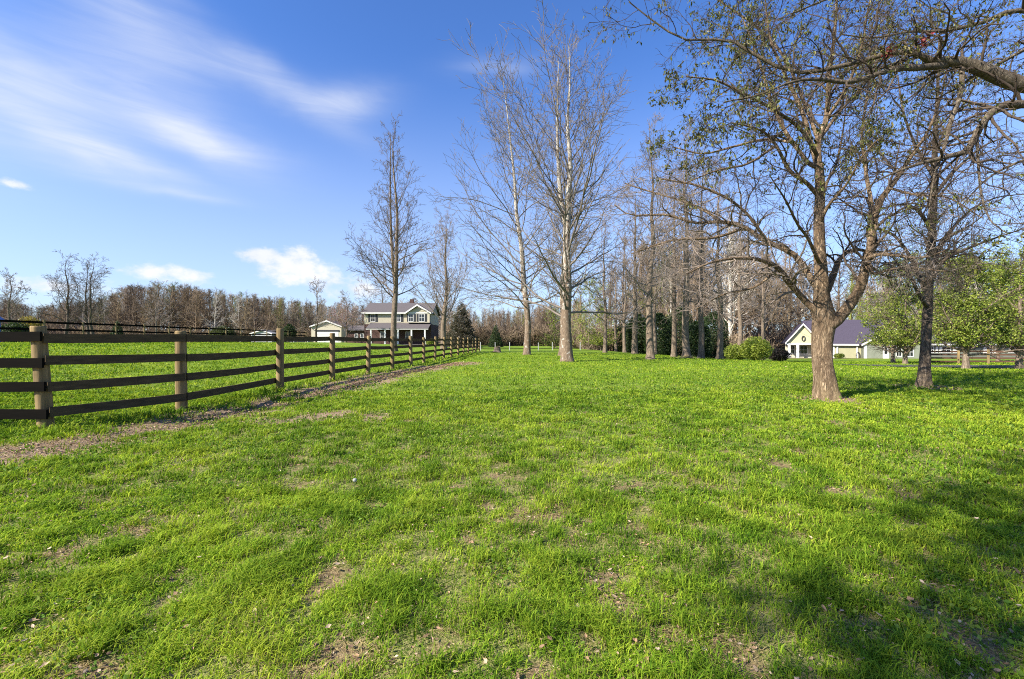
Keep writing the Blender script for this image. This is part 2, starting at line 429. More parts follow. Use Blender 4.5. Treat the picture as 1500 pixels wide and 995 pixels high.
def make_grass():
    parts = []
    for (n, y0, y1, pw, hs, wsx) in ((250000, 1.25, 4.0, .2, 1, 1), (370000, 4.0, 12, -.35, 1.0, 1.0), (230000, 12, 48, -.7, 1.05, 1.0)):
        x, y = sample_front(n, y0, y1, pw)
        keep = rng.random(n) < (1 - .60 * bare_mask(x, y)) * (1 - .9 * litter_mask(x, y)) * (1 - (1 - ss(4, 9, y)) * .40 * ss(.46, .60, fbm(x * 4.3 + 7, y * 4.3, 75, 4))) * (.22 + .78 * ss(.30, .52, fbm(x * 6.5, y * 6.5, 71, 3)))
        keep &= ~((np.hypot(x - 7.36, y - 10.4) < .36) | (np.hypot(x - 12.15, y - 13.1) < .25))
        parts.append(blades(x[keep], y[keep], hs, wsx))
    # low broad leaved weeds (clover, plantain) in clusters
    x, y = sample_front(150000, 1.25, 14, -.1)
    wm = ss(.50, .66, fbm(x * 1.4, y * 1.4, 91, 3)) * (.35 + .65 * ss(.45, .6, fbm(x * 6, y * 6, 95, 2)))
    k = rng.random(len(x)) < wm * .8 * (1 - .6 * bare_mask(x, y)) + .02; x = x[k]; y = y[k]; n = len(x)
    p = np.stack([x, y, terrain(x, y) + .012 + .035 * rng.random(n)], 1)
    v, t3 = leaf_quads(p, .026 * np.maximum(1, np.hypot(x, y) / 4) ** .7, -.15, .62)
    wc = np.array([[.10, .185, .025], [.15, .235, .035], [.065, .13, .018], [.20, .26, .05]])[rng.integers(0, 4, n)] * (.75 + .5 * rng.random(n))[:, None]
    parts.append((v, np.zeros((0, 4), int), t3, np.repeat(wc, 4, 0)))
    off = 0; VV = []; Q = []; T = []; CC = []
    for v, q, t, c in parts:
        VV.append(v); Q.append(q + off); T.append(t + off); CC.append(c); off += len(v)
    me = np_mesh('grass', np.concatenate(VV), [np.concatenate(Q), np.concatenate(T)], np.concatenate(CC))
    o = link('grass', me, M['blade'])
    tag(o, 'bright green spring lawn grass with worn brown patches', 'grass', kind='stuff')
make_grass()

# fallen leaves: curled dead leaves in the worn strip by the fence and in the bare patches
def make_litter():
    n = 130000
    x, y = sample_front(n, 1.4, 30, -.4)
    x2 = []; y2 = []
    for (a, b) in zip(LITTER_LINE[:-1], LITTER_LINE[1:]):
        L = math.hypot(b[0] - a[0], b[1] - a[1]); k = int(L * 900)
        t = rng.random(k); x2.append(a[0] + (b[0] - a[0]) * t + rng.normal(0, .35, k)); y2.append(a[1] + (b[1] - a[1]) * t + rng.normal(0, .35, k))
    x = np.concatenate([x] + x2); y = np.concatenate([y] + y2)
    p = np.maximum(litter_mask(x, y) * .9, bare_mask(x, y) * .40 * (1 - ss(6, 14, y))) + .20 * ss(.36, .60, fbm(x * 2.3, y * 2.3, 17, 3)) * (1 - .6 * ss(4, 12, y))
    k = rng.random(len(x)) < p; x = x[k]; y = y[k]; n = len(x)
    L = (.010 + .026 * rng.random(n) ** 2.4) * np.maximum(1, np.hypot(x, y) / 6) ** .6; Wd = L * (.35 + .35 * rng.random(n))
    az = rng.random(n) * 2 * np.pi; tilt = rng.normal(0, .22, n)
    a = np.stack([np.cos(az) * np.cos(tilt), np.sin(az) * np.cos(tilt), np.sin(tilt)], 1)
    s = nrm(np.stack([-np.sin(az), np.cos(az), rng.normal(0, .3, n)], 1))
    up = nrm(np.cross(a, s))
    c0 = np.stack([x, y, terrain(x, y) + .010 + .040 * rng.random(n) ** 1.5], 1)
    curl = (L * rng.uniform(-.05, .35, n))[:, None] * up
    ring = []
    for (fa, fs, fc) in ((-.5, 0, .8), (-.22, -.42, .75), (.12, -.5, .9), (.34, -.22, .5), (.55, .03, 1.0), (.30, .27, .6), (.08, .5, .9), (-.25, .38, .7)):
        jf = 1 + rng.normal(0, .18, n)
        ring.append(c0 + a * (L * fa * jf)[:, None] + s * (Wd * fs * jf)[:, None] + curl * fc)
    Vv = np.stack(ring + [c0], 1).reshape(-1, 3)
    b = np.arange(n) * 9
    T = np.concatenate([np.stack([b + i, b + (i + 1) % 8, b + 8], 1) for i in range(8)])
    pal = np.array([[.36, .25, .16], [.24, .155, .09], [.45, .34, .24], [.15, .095, .06], [.32, .20, .115]])
    c = pal[rng.integers(0, 5, n)] * (.7 + .6 * rng.random(n))[:, None]
    o = link('fallen_leaves', np_mesh('fallen_leaves', Vv, [T], np.repeat(c, 9, 0)), M['litter'])
    tag(o, 'brown dead leaves strewn in a strip beside the rail fence', 'leaves', kind='stuff')
make_litter()

# ------------------------------------------------------------------ trees
def catmull(pts, n):
    P = np.array(pts, float); m = len(P)
    Q = np.vstack([2 * P[0] - P[1], P, 2 * P[-1] - P[-2]])
    ts = np.linspace(0, m - 1, n); out = []
    for t in ts:
        i = min(int(t), m - 2); f = t - i
        a, b, c, d = Q[i], Q[i + 1], Q[i + 2], Q[i + 3]
        out.append(.5 * (2 * b + (c - a) * f + (2 * a - 5 * b + 4 * c - d) * f * f + (3 * b - 3 * c + d - a) * f ** 3))
    return np.array(out)
def limb(pts, n=24, wob=.03):
    """pts rows x,y,z,r -> (n,3),(n,)"""
    Q = catmull(pts, n)
    w = np.cumsum(rng.normal(0, wob, (n, 3)), 0) * Q[:, 3:4] * 1.5; w[0] = 0; w[-1] *= .3
    return Q[:, :3] + w, np.maximum(Q[:, 3], .004)
def lens(P):
    return np.linalg.norm(np.diff(P, axis=1), axis=2).sum(1)
def grow(P, R, n, t0, t1, ang, length, m, wob=.12, up=0.0, rr=.55, rmax=9, rmin=.004, tend=.3, tpow=1.0):
    """children for every parent at once. n: int or per-parent array; ang(t), length(t, parent_len): callables giving arrays"""
    N, Mp = R.shape
    cnt = np.full(N, n) if np.isscalar(n) else np.asarray(n)
    pi = np.repeat(np.arange(N), cnt); K = len(pi)
    if K == 0: return np.zeros((0, m, 3)), np.zeros((0, m))
    loc = np.concatenate([np.arange(c) for c in cnt])
    t = t0 + (t1 - t0) * ((loc + rng.random(K)) / np.repeat(cnt, cnt)) ** tpow
    f = t * (Mp - 1); i = np.minimum(f.astype(int), Mp - 2); f = (f - i)[:, None]
    p = P[pi, i] * (1 - f) + P[pi, i + 1] * f
    rp = R[pi, i] * (1 - f[:, 0]) + R[pi, i + 1] * f[:, 0]
    T = nrm(P[pi, i + 1] - P[pi, i])
    rv = rng.normal(size=(K, 3))
    az = loc * 2.399 + np.repeat(rng.random(N) * 6.28, cnt)
    ref = np.where(np.abs(T[:, 2:3]) > .9, np.array([[1., 0, 0]]), np.array([[0, 0, 1.]]))
    e1 = nrm(np.cross(T, ref)); e2 = np.cross(T, e1)
    az = az + rng.normal(0, .5, K)
    perp = e1 * np.cos(az)[:, None] + e2 * np.sin(az)[:, None]
    a = ang(t) + rng.normal(0, .19, K)
    d = nrm(T * np.cos(a)[:, None] + perp * np.sin(a)[:, None])
    L = length(t, lens(P)[pi]) * (.5 + .75 * rng.random(K))
    rb = np.clip(rp * rr * (.75 + .4 * rng.random(K)), rmin, rmax)
    out = np.zeros((K, m, 3)); out[:, 0] = p
    upv = np.array([0, 0, 1.]) * (up if np.isscalar(up) else np.asarray(up(t))[:, None])
    for j in range(1, m):
        p = p + d * (L / (m - 1))[:, None]; out[:, j] = p
        d = nrm(d + rng.normal(0, wob, (K, 3)) + upv)
    rad = rb[:, None] * np.linspace(1, tend, m)[None]
    return out, np.maximum(rad, rmin * .75)
def tubes(P, R, k):
    """batch of polylines -> verts, quads"""
    N, m = R.shape
    if N == 0: return np.zeros((0, 3)), np.zeros((0, 4), int)
    T = np.empty_like(P); T[:, 1:-1] = P[:, 2:] - P[:, :-2]; T[:, 0] = P[:, 1] - P[:, 0]; T[:, -1] = P[:, -1] - P[:, -2]
    T = nrm(T)
    mean = nrm(P[:, -1] - P[:, 0])
    ax = np.eye(3)[np.argmin(np.abs(mean), 1)]
    e1 = nrm(np.cross(T, ax[:, None, :])); e2 = np.cross(T, e1)
    a = np.arange(k) * 2 * np.pi / k
    ring = P[:, :, None, :] + R[:, :, None, None] * (e1[:, :, None, :] * np.cos(a)[None, None, :, None] + e2[:, :, None, :] * np.sin(a)[None, None, :, None])
    Vv = ring.reshape(-1, 3)
    base = (np.arange(N)[:, None, None] * m + np.arange(m - 1)[None, :, None]) * k
    j = np.arange(k)[None, None, :]; j2 = (j + 1) % k
    q = np.stack([base + j, base + j2, base + k + j2, base + k + j], -1).reshape(-1, 4)
    return Vv, q
def cat(parts):
    off = 0; VV = []; Q = []
    for v, q in parts:
        if len(v) == 0: continue
        VV.append(v); Q.append(q + off); off += len(v)
    return np.concatenate(VV), np.concatenate(Q)
def trunk_mesh(P, R, k=28, flare=.55, fh=.45, rough=.07, lobes=5):
    """one trunk with root flare and bumpy sides; P (n,3) from the base up"""
    n = len(P)
    v, q = tubes(P[None], R[None], k)
    v = v.reshape(n, k, 3)
    a = np.arange(k) * 2 * np.pi / k
    zz = P[:, 2] - P[0, 2]
    for i in range(n):
        f = flare * math.exp(-max(zz[i], 0) / fh)
        g = 1 + f * (1 + .45 * np.cos(a * lobes + 1.3)) + rough * (2 * vnoise(a * 2.2 + 3, np.full(k, zz[i] * 1.1), 5) - 1) + rough * .5 * (2 * vnoise(a * 6, np.full(k, zz[i] * 3.), 9) - 1)
        v[i] = P[i] + (v[i] - P[i]) * g[:, None]
    return v.reshape(-1, 3), q
def leaf_obj(name, pts, size, pal, parent, droop=.6, ratio=.45, jitter=.3):
    v, t = leaf_quads(pts, size, droop, ratio)
    c = np.array(pal)[rng.integers(0, len(pal), len(pts))] * (1 - jitter + 2 * jitter * rng.random(len(pts)))[:, None]
    return link(name, np_mesh(name, v, [t], np.repeat(c, 4, 0)), M['leaf'], parent)
def tips(P, per, spread, t0=.35):
    """points scattered along the outer part of each polyline"""
    N, m, _ = P.shape
    pi = np.repeat(np.arange(N), per); K = len(pi)
    t = (t0 + (1 - t0) * rng.random(K)) * (m - 1); i = np.minimum(t.astype(int), m - 2); f = (t - i)[:, None]
    return P[pi, i] * (1 - f) + P[pi, i + 1] * f + rng.normal(0, spread, (K, 3))
def pxl(rows, base):
    """limb rows given as (u, v, Y, diameter px) -> local x,y,z,r"""
    o = []
    for u, v, Y, w in rows:
        x, y, z = at(u, v, Y); o.append((x - base[0], y - base[1], z - base[2], w * .5 * Y / F * Y / math.hypot(x, Y)))
    return o
def stack(ls):
    n = max(len(r) for _, r in ls)
    return np.stack([p for p, r in ls]), np.stack([r for p, r in ls])

# --- the big spreading tree on the right
def near_tree():
    Y = 10.4; base = (ux(1211, Y), Y, gz(ux(1211, Y), Y) - .06)
    root = empty('maple_tree', base, 'big rough barked tree forking low on the right lawn, with tiny new leaves', 'tree')
    tp = pxl([(1211, 590, Y, 50), (1209, 560, Y, 43), (1206, 525, Y, 40), (1206, 495, Y, 41), (1207, 470, Y, 44), (1204, 440, Y, 33), (1202, 410, Y, 28), (1200, 370, Y, 23), (1199, 324, Y, 20), (1200, 280, Y, 18), (1198, 240, Y, 16)], base)
    tP, tR = limb(tp, 48, .01)
    Ls = []
    def L(rows, n=24): Ls.append(limb(pxl(rows, base), n, .05))
    L([(1198, 245, Y, 14), (1199, 206, Y, 12), (1211, 174, Y - .1, 10), (1215, 112, Y - .3, 8), (1221, 62, Y - .5, 6), (1226, -10, Y - .7, 4), (1222, -70, Y - .8, 2)])
    L([(1200, 262, Y, 11), (1190, 220, Y + .1, 9), (1172, 160, Y + .2, 8), (1150, 113, Y + .3, 6), (1128, 60, Y + .4, 4), (1120, 0, Y + .5, 3), (1115, -60, Y + .5, 2)])
    L([(1210, 478, Y - .1, 26), (1228, 468, Y - .15, 24), (1249, 442, Y - .2, 21), (1264, 405, Y - .3, 19), (1271, 374, Y - .3, 16), (1274, 349, Y - .3, 15), (1283, 299, Y - .3, 13), (1311, 262, Y - .4, 10), (1336, 224, Y - .5, 8), (1358, 193, Y - .6, 6), (1378, 140, Y - .7, 4), (1390, 80, Y - .8, 2.5)], 24)
    L([(1198, 456, Y, 15), (1184, 444, Y + .1, 12.5), (1168, 428, Y + .1, 11.5), (1155, 414, Y, 11), (1139, 393, Y - .2, 10), (1114, 381, Y - .5, 7.5), (1077, 379, Y - .8, 5.5), (1040, 385, Y - 1.1, 4), (1005, 402, Y - 1.3, 2.5)])
    L([(1200, 425, Y, 15), (1188, 405, Y + .2, 13), (1164, 372, Y + .4, 11), (1122, 352, Y + .6, 9), (1090, 332, Y + .7, 8), (1057, 325, Y + .8, 7), (1019, 327, Y + .9, 5), (978, 315, Y + 1, 4), (925, 315, Y + 1.1, 2.5), (900, 300, Y + 1.1, 1.5)])
    L([(1205, 440, Y, 14), (1220, 405, Y + .3, 12), (1232, 378, Y + .5, 9), (1255, 366, Y + .9, 7), (1290, 372, Y + 1.3, 5), (1320, 360, Y + 1.6, 3)])
    L([(1276, 320, Y - .3, 10), (1277, 300, Y - .2, 9), (1267, 249, Y, 7), (1262, 200, Y + .1, 5), (1270, 140, Y + .2, 4), (1280, 70, Y + .3, 2.5)])
    L([(1269, 380, Y - .3, 9), (1285, 373, Y - .6, 8), (1305, 374, Y - .9, 6), (1345, 378, Y - 1.3, 5), (1385, 366, Y - 1.6, 3.5), (1420, 340, Y - 1.8, 2)])
    L([(1272, 385, Y - .3, 8), (1280, 400, Y - .7, 7), (1300, 396, Y - 1, 5.5), (1330, 392, Y - 1.4, 4), (1390, 398, Y - 1.9, 2.5)])
    L([(1201, 289, Y, 9), (1180, 268, Y - .2, 8), (1156, 250, Y - .4, 7), (1135, 211, Y - .6, 5), (1110, 190, Y - .8, 4), (1070, 180, Y - 1, 2.5)])
    L([(1199, 246, Y, 9), (1183, 238, Y, 8), (1150, 193, Y + .1, 7), (1129, 148, Y + .2, 6), (1123, 124, Y + .2, 5), (1105, 70, Y + .3, 3.5), (1085, 20, Y + .4, 2)])
    L([(1160, 208, Y, 6), (1120, 205, Y + .3, 5), (1075, 215, Y + .6, 4), (1030, 225, Y + .8, 3), (985, 215, Y + 1, 2)])
    L([(1199, 330, Y, 8), (1215, 300, Y - .4, 6), (1240, 270, Y - .8, 5), (1262, 230, Y - 1.2, 3.5), (1290, 200, Y - 1.5, 2)])
    L([(1199, 206, Y, 8), (1225, 170, Y + .4, 6), (1258, 130, Y + .8, 5), (1290, 80, Y + 1.1, 3.5), (1310, 20, Y + 1.4, 2)])
    L([(1202, 390, Y, 8), (1185, 350, Y - .8, 6), (1170, 330, Y - 1.6, 5), (1150, 290, Y - 2.2, 3.5), (1130, 260, Y - 2.6, 2)])
    L([(1199, 320, Y, 8), (1210, 270, Y + 1, 6), (1225, 240, Y + 2, 5), (1235, 190, Y + 2.8, 3), (1240, 140, Y + 3.2, 2)])
    L([(1198, 230, Y, 8), (1172, 190, Y - .4, 7), (1140, 165, Y - .8, 6), (1095, 140, Y - 1.1, 5), (1050, 118, Y - 1.3, 3.5), (1005, 112, Y - 1.4, 2)])
    L([(1199, 206, Y, 8), (1178, 150, Y + .6, 6.5), (1150, 85, Y + 1, 5), (1110, 40, Y + 1.3, 4), (1060, 5, Y + 1.5, 3), (1010, -30, Y + 1.6, 2)])
    L([(1135, 215, Y - .6, 5), (1095, 240, Y - .9, 4), (1050, 250, Y - 1.1, 3), (1000, 270, Y - 1.2, 2)])
    L([(1211, 174, Y - .1, 7), (1240, 130, Y - .6, 5.5), (1262, 70, Y - 1, 4.5), (1272, 10, Y - 1.2, 3), (1290, -50, Y - 1.4, 2)])
    n_up = len(Ls)
    L([(1124, 353, Y + .6, 6), (1085, 305, Y + .4, 5), (1030, 275, Y + .3, 4), (965, 262, Y + .3, 2)])
    L([(1092, 333, Y + .7, 6), (1045, 348, Y + .5, 4.5), (985, 352, Y + .5, 3.5), (925, 372, Y + .6, 2)])
    L([(1140, 394, Y - .2, 5), (1105, 420, Y - .2, 4), (1062, 430, Y, 3), (1020, 452, Y + .2, 2)])
    L([(1060, 326, Y + .8, 5), (1015, 300, Y + 1.3, 4), (960, 282, Y + 1.8, 3), (915, 268, Y + 2, 2)])
    L([(1268, 385, Y - .2, 6), (1300, 405, Y + .6, 5), (1345, 402, Y + 1.2, 4), (1400, 412, Y + 1.6, 2.5)])
    L([(1300, 275, Y - .4, 6), (1340, 285, Y - .8, 5), (1390, 290, Y - 1.2, 4), (1440, 320, Y - 1.5, 2.5)])
    lP, lR = stack(Ls); lR = lR * .86; tR = tR * .82
    # rings of the trunk and main limbs make the trunk part
    tv = trunk_mesh(tP, tR, 36, .22, .22, .07)
    lv = tubes(lP, lR, 12)
    v, q = cat([tv, lv])
    link('trunk', np_mesh('trunk', v, [q], smooth=True), M['bark_near'], root)
    ln = lens(lP)
    low = (np.arange(len(ln)) >= n_up) | np.isin(np.arange(len(ln)), (3, 4, 7, 8))
    def twigs(sel, dens):
        aP, aR = grow(lP[sel], lR[sel], np.maximum(5, (ln[sel] * dens)).astype(int), .22, 1, lambda t: np.full(len(t), .85), lambda t, pl: .42 * pl ** .5 * (1.25 - .6 * t) + .4, 9, .20, .02 if dens < 4.5 else -.01, .55, .032, .007)
        bP, bR = grow(aP, aR, 8, .15, 1, lambda t: np.full(len(t), .8), lambda t, pl: .42 * pl * (1.15 - .5 * t) + .1, 6, .24, -.01, .6, .014, .0042)
        cP, cR = grow(bP, bR, 5, .2, 1, lambda t: np.full(len(t), .75), lambda t, pl: .40 * pl + .07, 4, .25, -.03, .7, .006, .0028)
        return cat([tubes(aP, aR, 6), tubes(bP, bR, 4), tubes(cP, cR, 3)]), cP
    (v, q), cP = twigs(~low, 3.5)
    link('crown', np_mesh('crown', v, [q], smooth=True), M['twig_near'], root)
    (v, q), _ = twigs(low, 4.8)
    o = link('crown', np_mesh('crown', v, [q], smooth=True), M['twig_pale'], root); o['label'] = 'leafless grey twigs of the low spreading limbs'
    # new leaves in clumps, mostly high up
    end = cP[:, -1]; z = end[:, 2]
    cl = fbm(end[:, 0] * .9 + end[:, 1] * .4, end[:, 2] * .9 + end[:, 1] * .5, 3, 2)
    keep = rng.random(len(end)) < ss(.40, .60, cl) * (.012 + .68 * ss(3.9, 6.0, z))
    keep &= rng.random(len(end)) < .75
    pts = tips(cP[keep], 7, .035, .75)
    leaf_obj('leaves', pts, .085, [(.085, .10, .02), (.135, .14, .03), (.05, .062, .014), (.155, .135, .035), (.06, .05, .02)], root, .9, .42)
reseed(11); near_tree()

# --- the dark leaning tree behind it
def second_tree():
    Y = 13.1; base = (ux(1354, Y), Y, gz(ux(1354, Y), Y) - .05)
    root = empty('shade_tree', base, 'dark trunked bare tree leaning slightly, right of the big forked tree', 'tree')
    tP, tR = limb(pxl([(1353, 572, Y, 25), (1354, 545, Y, 20), (1356, 510, Y, 17.5), (1358, 470, Y, 16), (1360, 430, Y, 15), (1362, 390, Y, 14), (1366, 330, Y, 12), (1368, 270, Y, 11), (1370, 200, Y, 8), (1374, 120, Y, 5), (1376, 50, Y, 3)], base), 40, .01)
    Ls = []
    def L(rows): Ls.append(limb(pxl(rows, base), 16, .06))
    L([(1359, 450, Y, 8), (1345, 430, Y - .5, 7), (1330, 400, Y - 1, 5), (1305, 385, Y - 1.4, 4), (1280, 395, Y - 1.7, 2)])
    L([(1360, 435, Y, 9), (1342, 395, Y + .2, 7), (1322, 360, Y + .4, 5), (1300, 340, Y + .6, 4), (1272, 335, Y + .8, 2)])
    L([(1361, 420, Y, 9), (1380, 385, Y - .4, 7), (1410, 368, Y - .8, 6), (1450, 352, Y - 1.2, 4), (1500, 335, Y - 1.5, 2.5)])
    L([(1362, 400, Y, 8), (1385, 350, Y + .5, 6), (1420, 310, Y + .9, 5), (1460, 290, Y + 1.2, 3), (1500, 285, Y + 1.4, 2)])
    L([(1365, 340, Y, 8), (1345, 310, Y - .6, 6), (1320, 300, Y - 1.1, 4), (1290, 305, Y - 1.5, 2)])
    L([(1367, 290, Y, 8), (1400, 250, Y, 6), (1440, 215, Y + .2, 4), (1475, 200, Y + .4, 2)])
    L([(1368, 260, Y, 7), (1345, 220, Y + .4, 5), (1325, 170, Y + .8, 4), (1315, 110, Y + 1, 2)])
    L([(1369, 230, Y, 6), (1390, 180, Y - .6, 4), (1420, 140, Y - 1, 3), (1440, 90, Y - 1.3, 2)])
    L([(1362, 410, Y, 8), (1365, 380, Y - 1.4, 6), (1375, 365, Y - 2.4, 4), (1390, 370, Y - 3, 2)])
    L([(1361, 425, Y, 8), (1362, 380, Y + 1.6, 6), (1355, 350, Y + 2.8, 4), (1350, 340, Y + 3.6, 2)])
    lP, lR = stack(Ls)
    v, q = cat([trunk_mesh(tP, tR, 24, .35, .22, .07), tubes(lP, lR, 8)])
    link('trunk', np_mesh('trunk', v, [q], smooth=True), M['bark_dark'], root)
    aP, aR = grow(lP, lR, 8, .15, 1, lambda t: np.full(len(t), .8), lambda t, pl: .42 * pl * (1.15 - .6 * t) + .25, 8, .2, -.01, .55, .03, .007)
    a2, r2 = grow(tP[None], tR[None], 26, .45, 1, lambda t: np.full(len(t), .95), lambda t, pl: 1.9 * (1.3 - t), 8, .18, .03, .4, .03, .007)
    aP = np.concatenate([aP, a2]); aR = np.concatenate([aR, r2])
    bP, bR = grow(aP, aR, 7, .12, 1, lambda t: np.full(len(t), .75), lambda t, pl: .42 * pl * (1.1 - .5 * t) + .12, 6, .22, -.05, .6, .014, .0052)
    cP, cR = grow(bP, bR, 5, .2, 1, lambda t: np.full(len(t), .7), lambda t, pl: .42 * pl + .08, 4, .22, -.06, .7, .007, .0034)
    v, q = cat([tubes(aP, aR, 5), tubes(bP, bR, 4), tubes(cP, cR, 3)])
    link('crown', np_mesh('crown', v, [q], smooth=True), M['twig_near'], root)
reseed(12); second_tree()

# --- tree just outside the frame on the right; its limbs reach into the picture
def side_tree():
    base = (11.2, 7.0, gz(11.2, 7.0) - .05)
    root = empty('maple_tree', base, 'tree past the right edge whose thick grey limbs reach in across the top corner', 'tree')
    tP, tR = limb([(0, 0, 0, .42), (-.05, 0, 1, .34), (-.1, 0, 2.2, .32), (-.1, .05, 3.2, .30), (.1, .1, 5, .22), (.2, .1, 7, .14), (.3, 0, 9.5, .05)], 40, .01)
    Ls = []
    def L(rows): Ls.append(limb(pxl(rows, base), 28, .05))
    Y = 6.7
    L([(1800, 250, 7.0, 40), (1640, 165, 6.9, 36), (1545, 138, 6.75, 33), (1500, 130, Y, 31), (1460, 117, Y, 29), (1430, 105, Y, 26), (1405, 97, Y, 22), (1382, 95, Y, 19), (1360, 92, Y, 13), (1336, 80, Y, 10), (1300, 81, Y, 9), (1260, 92, Y + .1, 8), (1200, 106, Y + .2, 7), (1153, 106, Y + .3, 6), (1093, 76, Y + .4, 5), (1063, 60, Y + .4, 4), (1005, 60, Y + .4, 3), (966, 39, Y + .4, 2.5), (921, 3, Y + .4, 1.5)])
    L([(1385, 95, Y, 14), (1351, 98, Y - .1, 12), (1320, 100, Y - .2, 10), (1290, 108, Y - .2, 9), (1245, 121, Y - .2, 8), (1200, 117, Y - .3, 6), (1160, 121, Y - .4, 4), (1110, 140, Y - .5, 3), (1060, 150, Y - .5, 2)])
    L([(1780, 270, 7, 30), (1640, 190, 6.6, 24), (1560, 152, 6.4, 20), (1500, 153, 6.3, 17), (1465, 156, 6.3, 15), (1438, 181, 6.3, 13), (1417, 218, 6.3, 12), (1387, 229, 6.3, 9), (1342, 241, 6.3, 6), (1290, 262, 6.3, 3), (1250, 290, 6.3, 2)])
    L([(1408, 98, Y, 10), (1408, 133, Y - .1, 9), (1396, 169, Y - .2, 8), (1381, 223, Y - .3, 6), (1368, 262, Y - .4, 4), (1360, 320, Y - .4, 2)])
    L([(1800, 120, 7, 22), (1620, 50, 7.4, 14), (1500, 14, 7.6, 10), (1441, 31, 7.6, 8), (1400, 41, 7.6, 7), (1375, 45, 7.6, 6), (1333, 46, 7.6, 4), (1280, 55, 7.6, 3), (1230, 50, 7.6, 2)])
    L([(1430, 190, 6.3, 7), (1432, 230, 6.2, 5), (1436, 280, 6.1, 4), (1448, 320, 6.0, 3), (1470, 340, 5.9, 2)])
    L([(1680, 100, 7, 16), (1560, 10, 6.6, 12), (1450, -40, 6.4, 9), (1340, -30, 6.3, 6), (1240, -10, 6.3, 4), (1160, 20, 6.3, 2.5)])
    L([(1800, 150, 7, 18), (1640, 60, 8.2, 12), (1540, 60, 8.8, 9), (1470, 90, 9.2, 6), (1420, 120, 9.5, 4), (1370, 130, 9.7, 2)])
    L([(1790, 230, 7, 16), (1650, 200, 8, 12), (1560, 220, 8.5, 9), (1500, 235, 8.8, 6), (1450, 260, 9, 4), (1410, 300, 9.1, 2)])
    L([(1860, 100, 7, 20), (1950, -50, 7.3, 14), (2050, -150, 7.6, 9), (2150, -200, 7.8, 4)])
    lP, lR = stack(Ls)
    v, q = cat([trunk_mesh(tP, tR, 28, .5, .25, .07), tubes(lP, lR, 14)])
    link('trunk', np_mesh('trunk', v, [q], smooth=True), M['bark_grey'], root)
    ln = lens(lP)
    aP, aR = grow(lP, lR, (ln * 4.2).astype(int) + 4, .25, 1, lambda t: np.full(len(t), .9), lambda t, pl: .75 + .45 * (1 - t), 8, .22, .0, .5, .022, .005)
    bP, bR = grow(aP, aR, 7, .15, 1, lambda t: np.full(len(t), .8), lambda t, pl: .42 * pl * (1.1 - .5 * t) + .06, 6, .24, -.02, .6, .009, .0032)
    cP, cR = grow(bP, bR, 4, .2, 1, lambda t: np.full(len(t), .75), lambda t, pl: .40 * pl + .05, 4, .25, -.04, .7, .0045, .0022)
    v, q = cat([tubes(aP, aR, 6), tubes(bP, bR, 4), tubes(cP, cR, 3)])
    link('crown', np_mesh('crown', v, [q], smooth=True), M['twig_near'], root)
    end = cP[:, -1]
    cl = fbm(end[:, 0] * 1.3 + end[:, 1] * .6, end[:, 2] * 1.3 + end[:, 1] * .4, 3, 2)
    keep = rng.random(len(end)) < ss(.38, .62, cl) * .55
    pts = tips(cP[keep], 4, .02, .5)
    leaf_obj('leaves', pts, .058, [(.09, .105, .02), (.14, .15, .03), (.05, .065, .014), (.17, .14, .035), (.06, .05, .02)], root, .9, .42)
    red = []
    for u, v, Y2 in ((1299, 76, 6.65), (1303, 70, 6.65), (1350, 62, 6.65), (1356, 54, 6.6), (1345, 68, 6.65)):
        x, y, z = at(u, v, Y2); red.append(np.array([x - base[0], y - base[1], z - base[2]]) + rng.normal(0, .035, (16, 3)))
    lo = leaf_obj('red_leaves', np.concatenate(red), .07, [(.22, .03, .03), (.30, .05, .05), (.14, .025, .02)], root, .7)
    lo['label'] = 'small clusters of red new leaves on the upper limb'
reseed(13); side_tree()

# --- unseen neighbour behind the camera, whose shade falls on the right foreground
def rear_tree():
    base = (-6.15, -6.02, gz(-6.15, -6.02))
    root = empty('maple_tree', base, 'tree standing behind the viewer whose shade dapples the lawn', 'tree')
    tP, tR = limb([(0, 0, 0, .4), (0, 0, 1.5, .33), (.1, 0, 3.5, .30), (.1, .1, 6.5, .22), (.1, .1, 11, .13), (.1, .1, 17, .04)], 30, .01)
    aP, aR = grow(tP[None], tR[None], 46, .52, .97, lambda t: .8 + .5 * (1 - t), lambda t, pl: np.interp(t, [0, .52, .70, .9, 1], [3, 3.0, 4.0, 4.0, 2.4]), 12, .16, .03, .25, .035, .012)
    bP, bR = grow(aP, aR, 10, .2, 1, lambda t: np.full(len(t), .8), lambda t, pl: .4 * pl * (1.15 - .6 * t) + .2, 7, .18, 0, .6, .05, .012)
    cP, cR = grow(bP, bR, 7, .2, 1, lambda t: np.full(len(t), .8), lambda t, pl: .42 * pl + .1, 5, .2, 0, .6, .018, .006)
    v, q = cat([trunk_mesh(tP, tR, 20), tubes(aP, aR, 7)])
    link('trunk', np_mesh('trunk', v, [q], smooth=True), M['bark_near'], root)
    v, q = cat([tubes(bP, bR, 5), tubes(cP, cR, 3)])
    link('crown', np_mesh('crown', v, [q], smooth=True), M['twig_near'], root)
    end = cP[:, -1]
    cl = fbm(end[:, 0] * 1.9 + end[:, 1] * .8, end[:, 2] * 1.9 + end[:, 1] * 1.3, 13, 2)
    keep = rng.random(len(end)) < ss(.43, .50, cl)
    leaf_obj('leaves', tips(cP[keep], 20, .10, .2), .13, [(.13, .15, .03), (.19, .20, .045), (.085, .105, .02)], root, .8, .5)
reseed(14); rear_tree()
reseed(15)

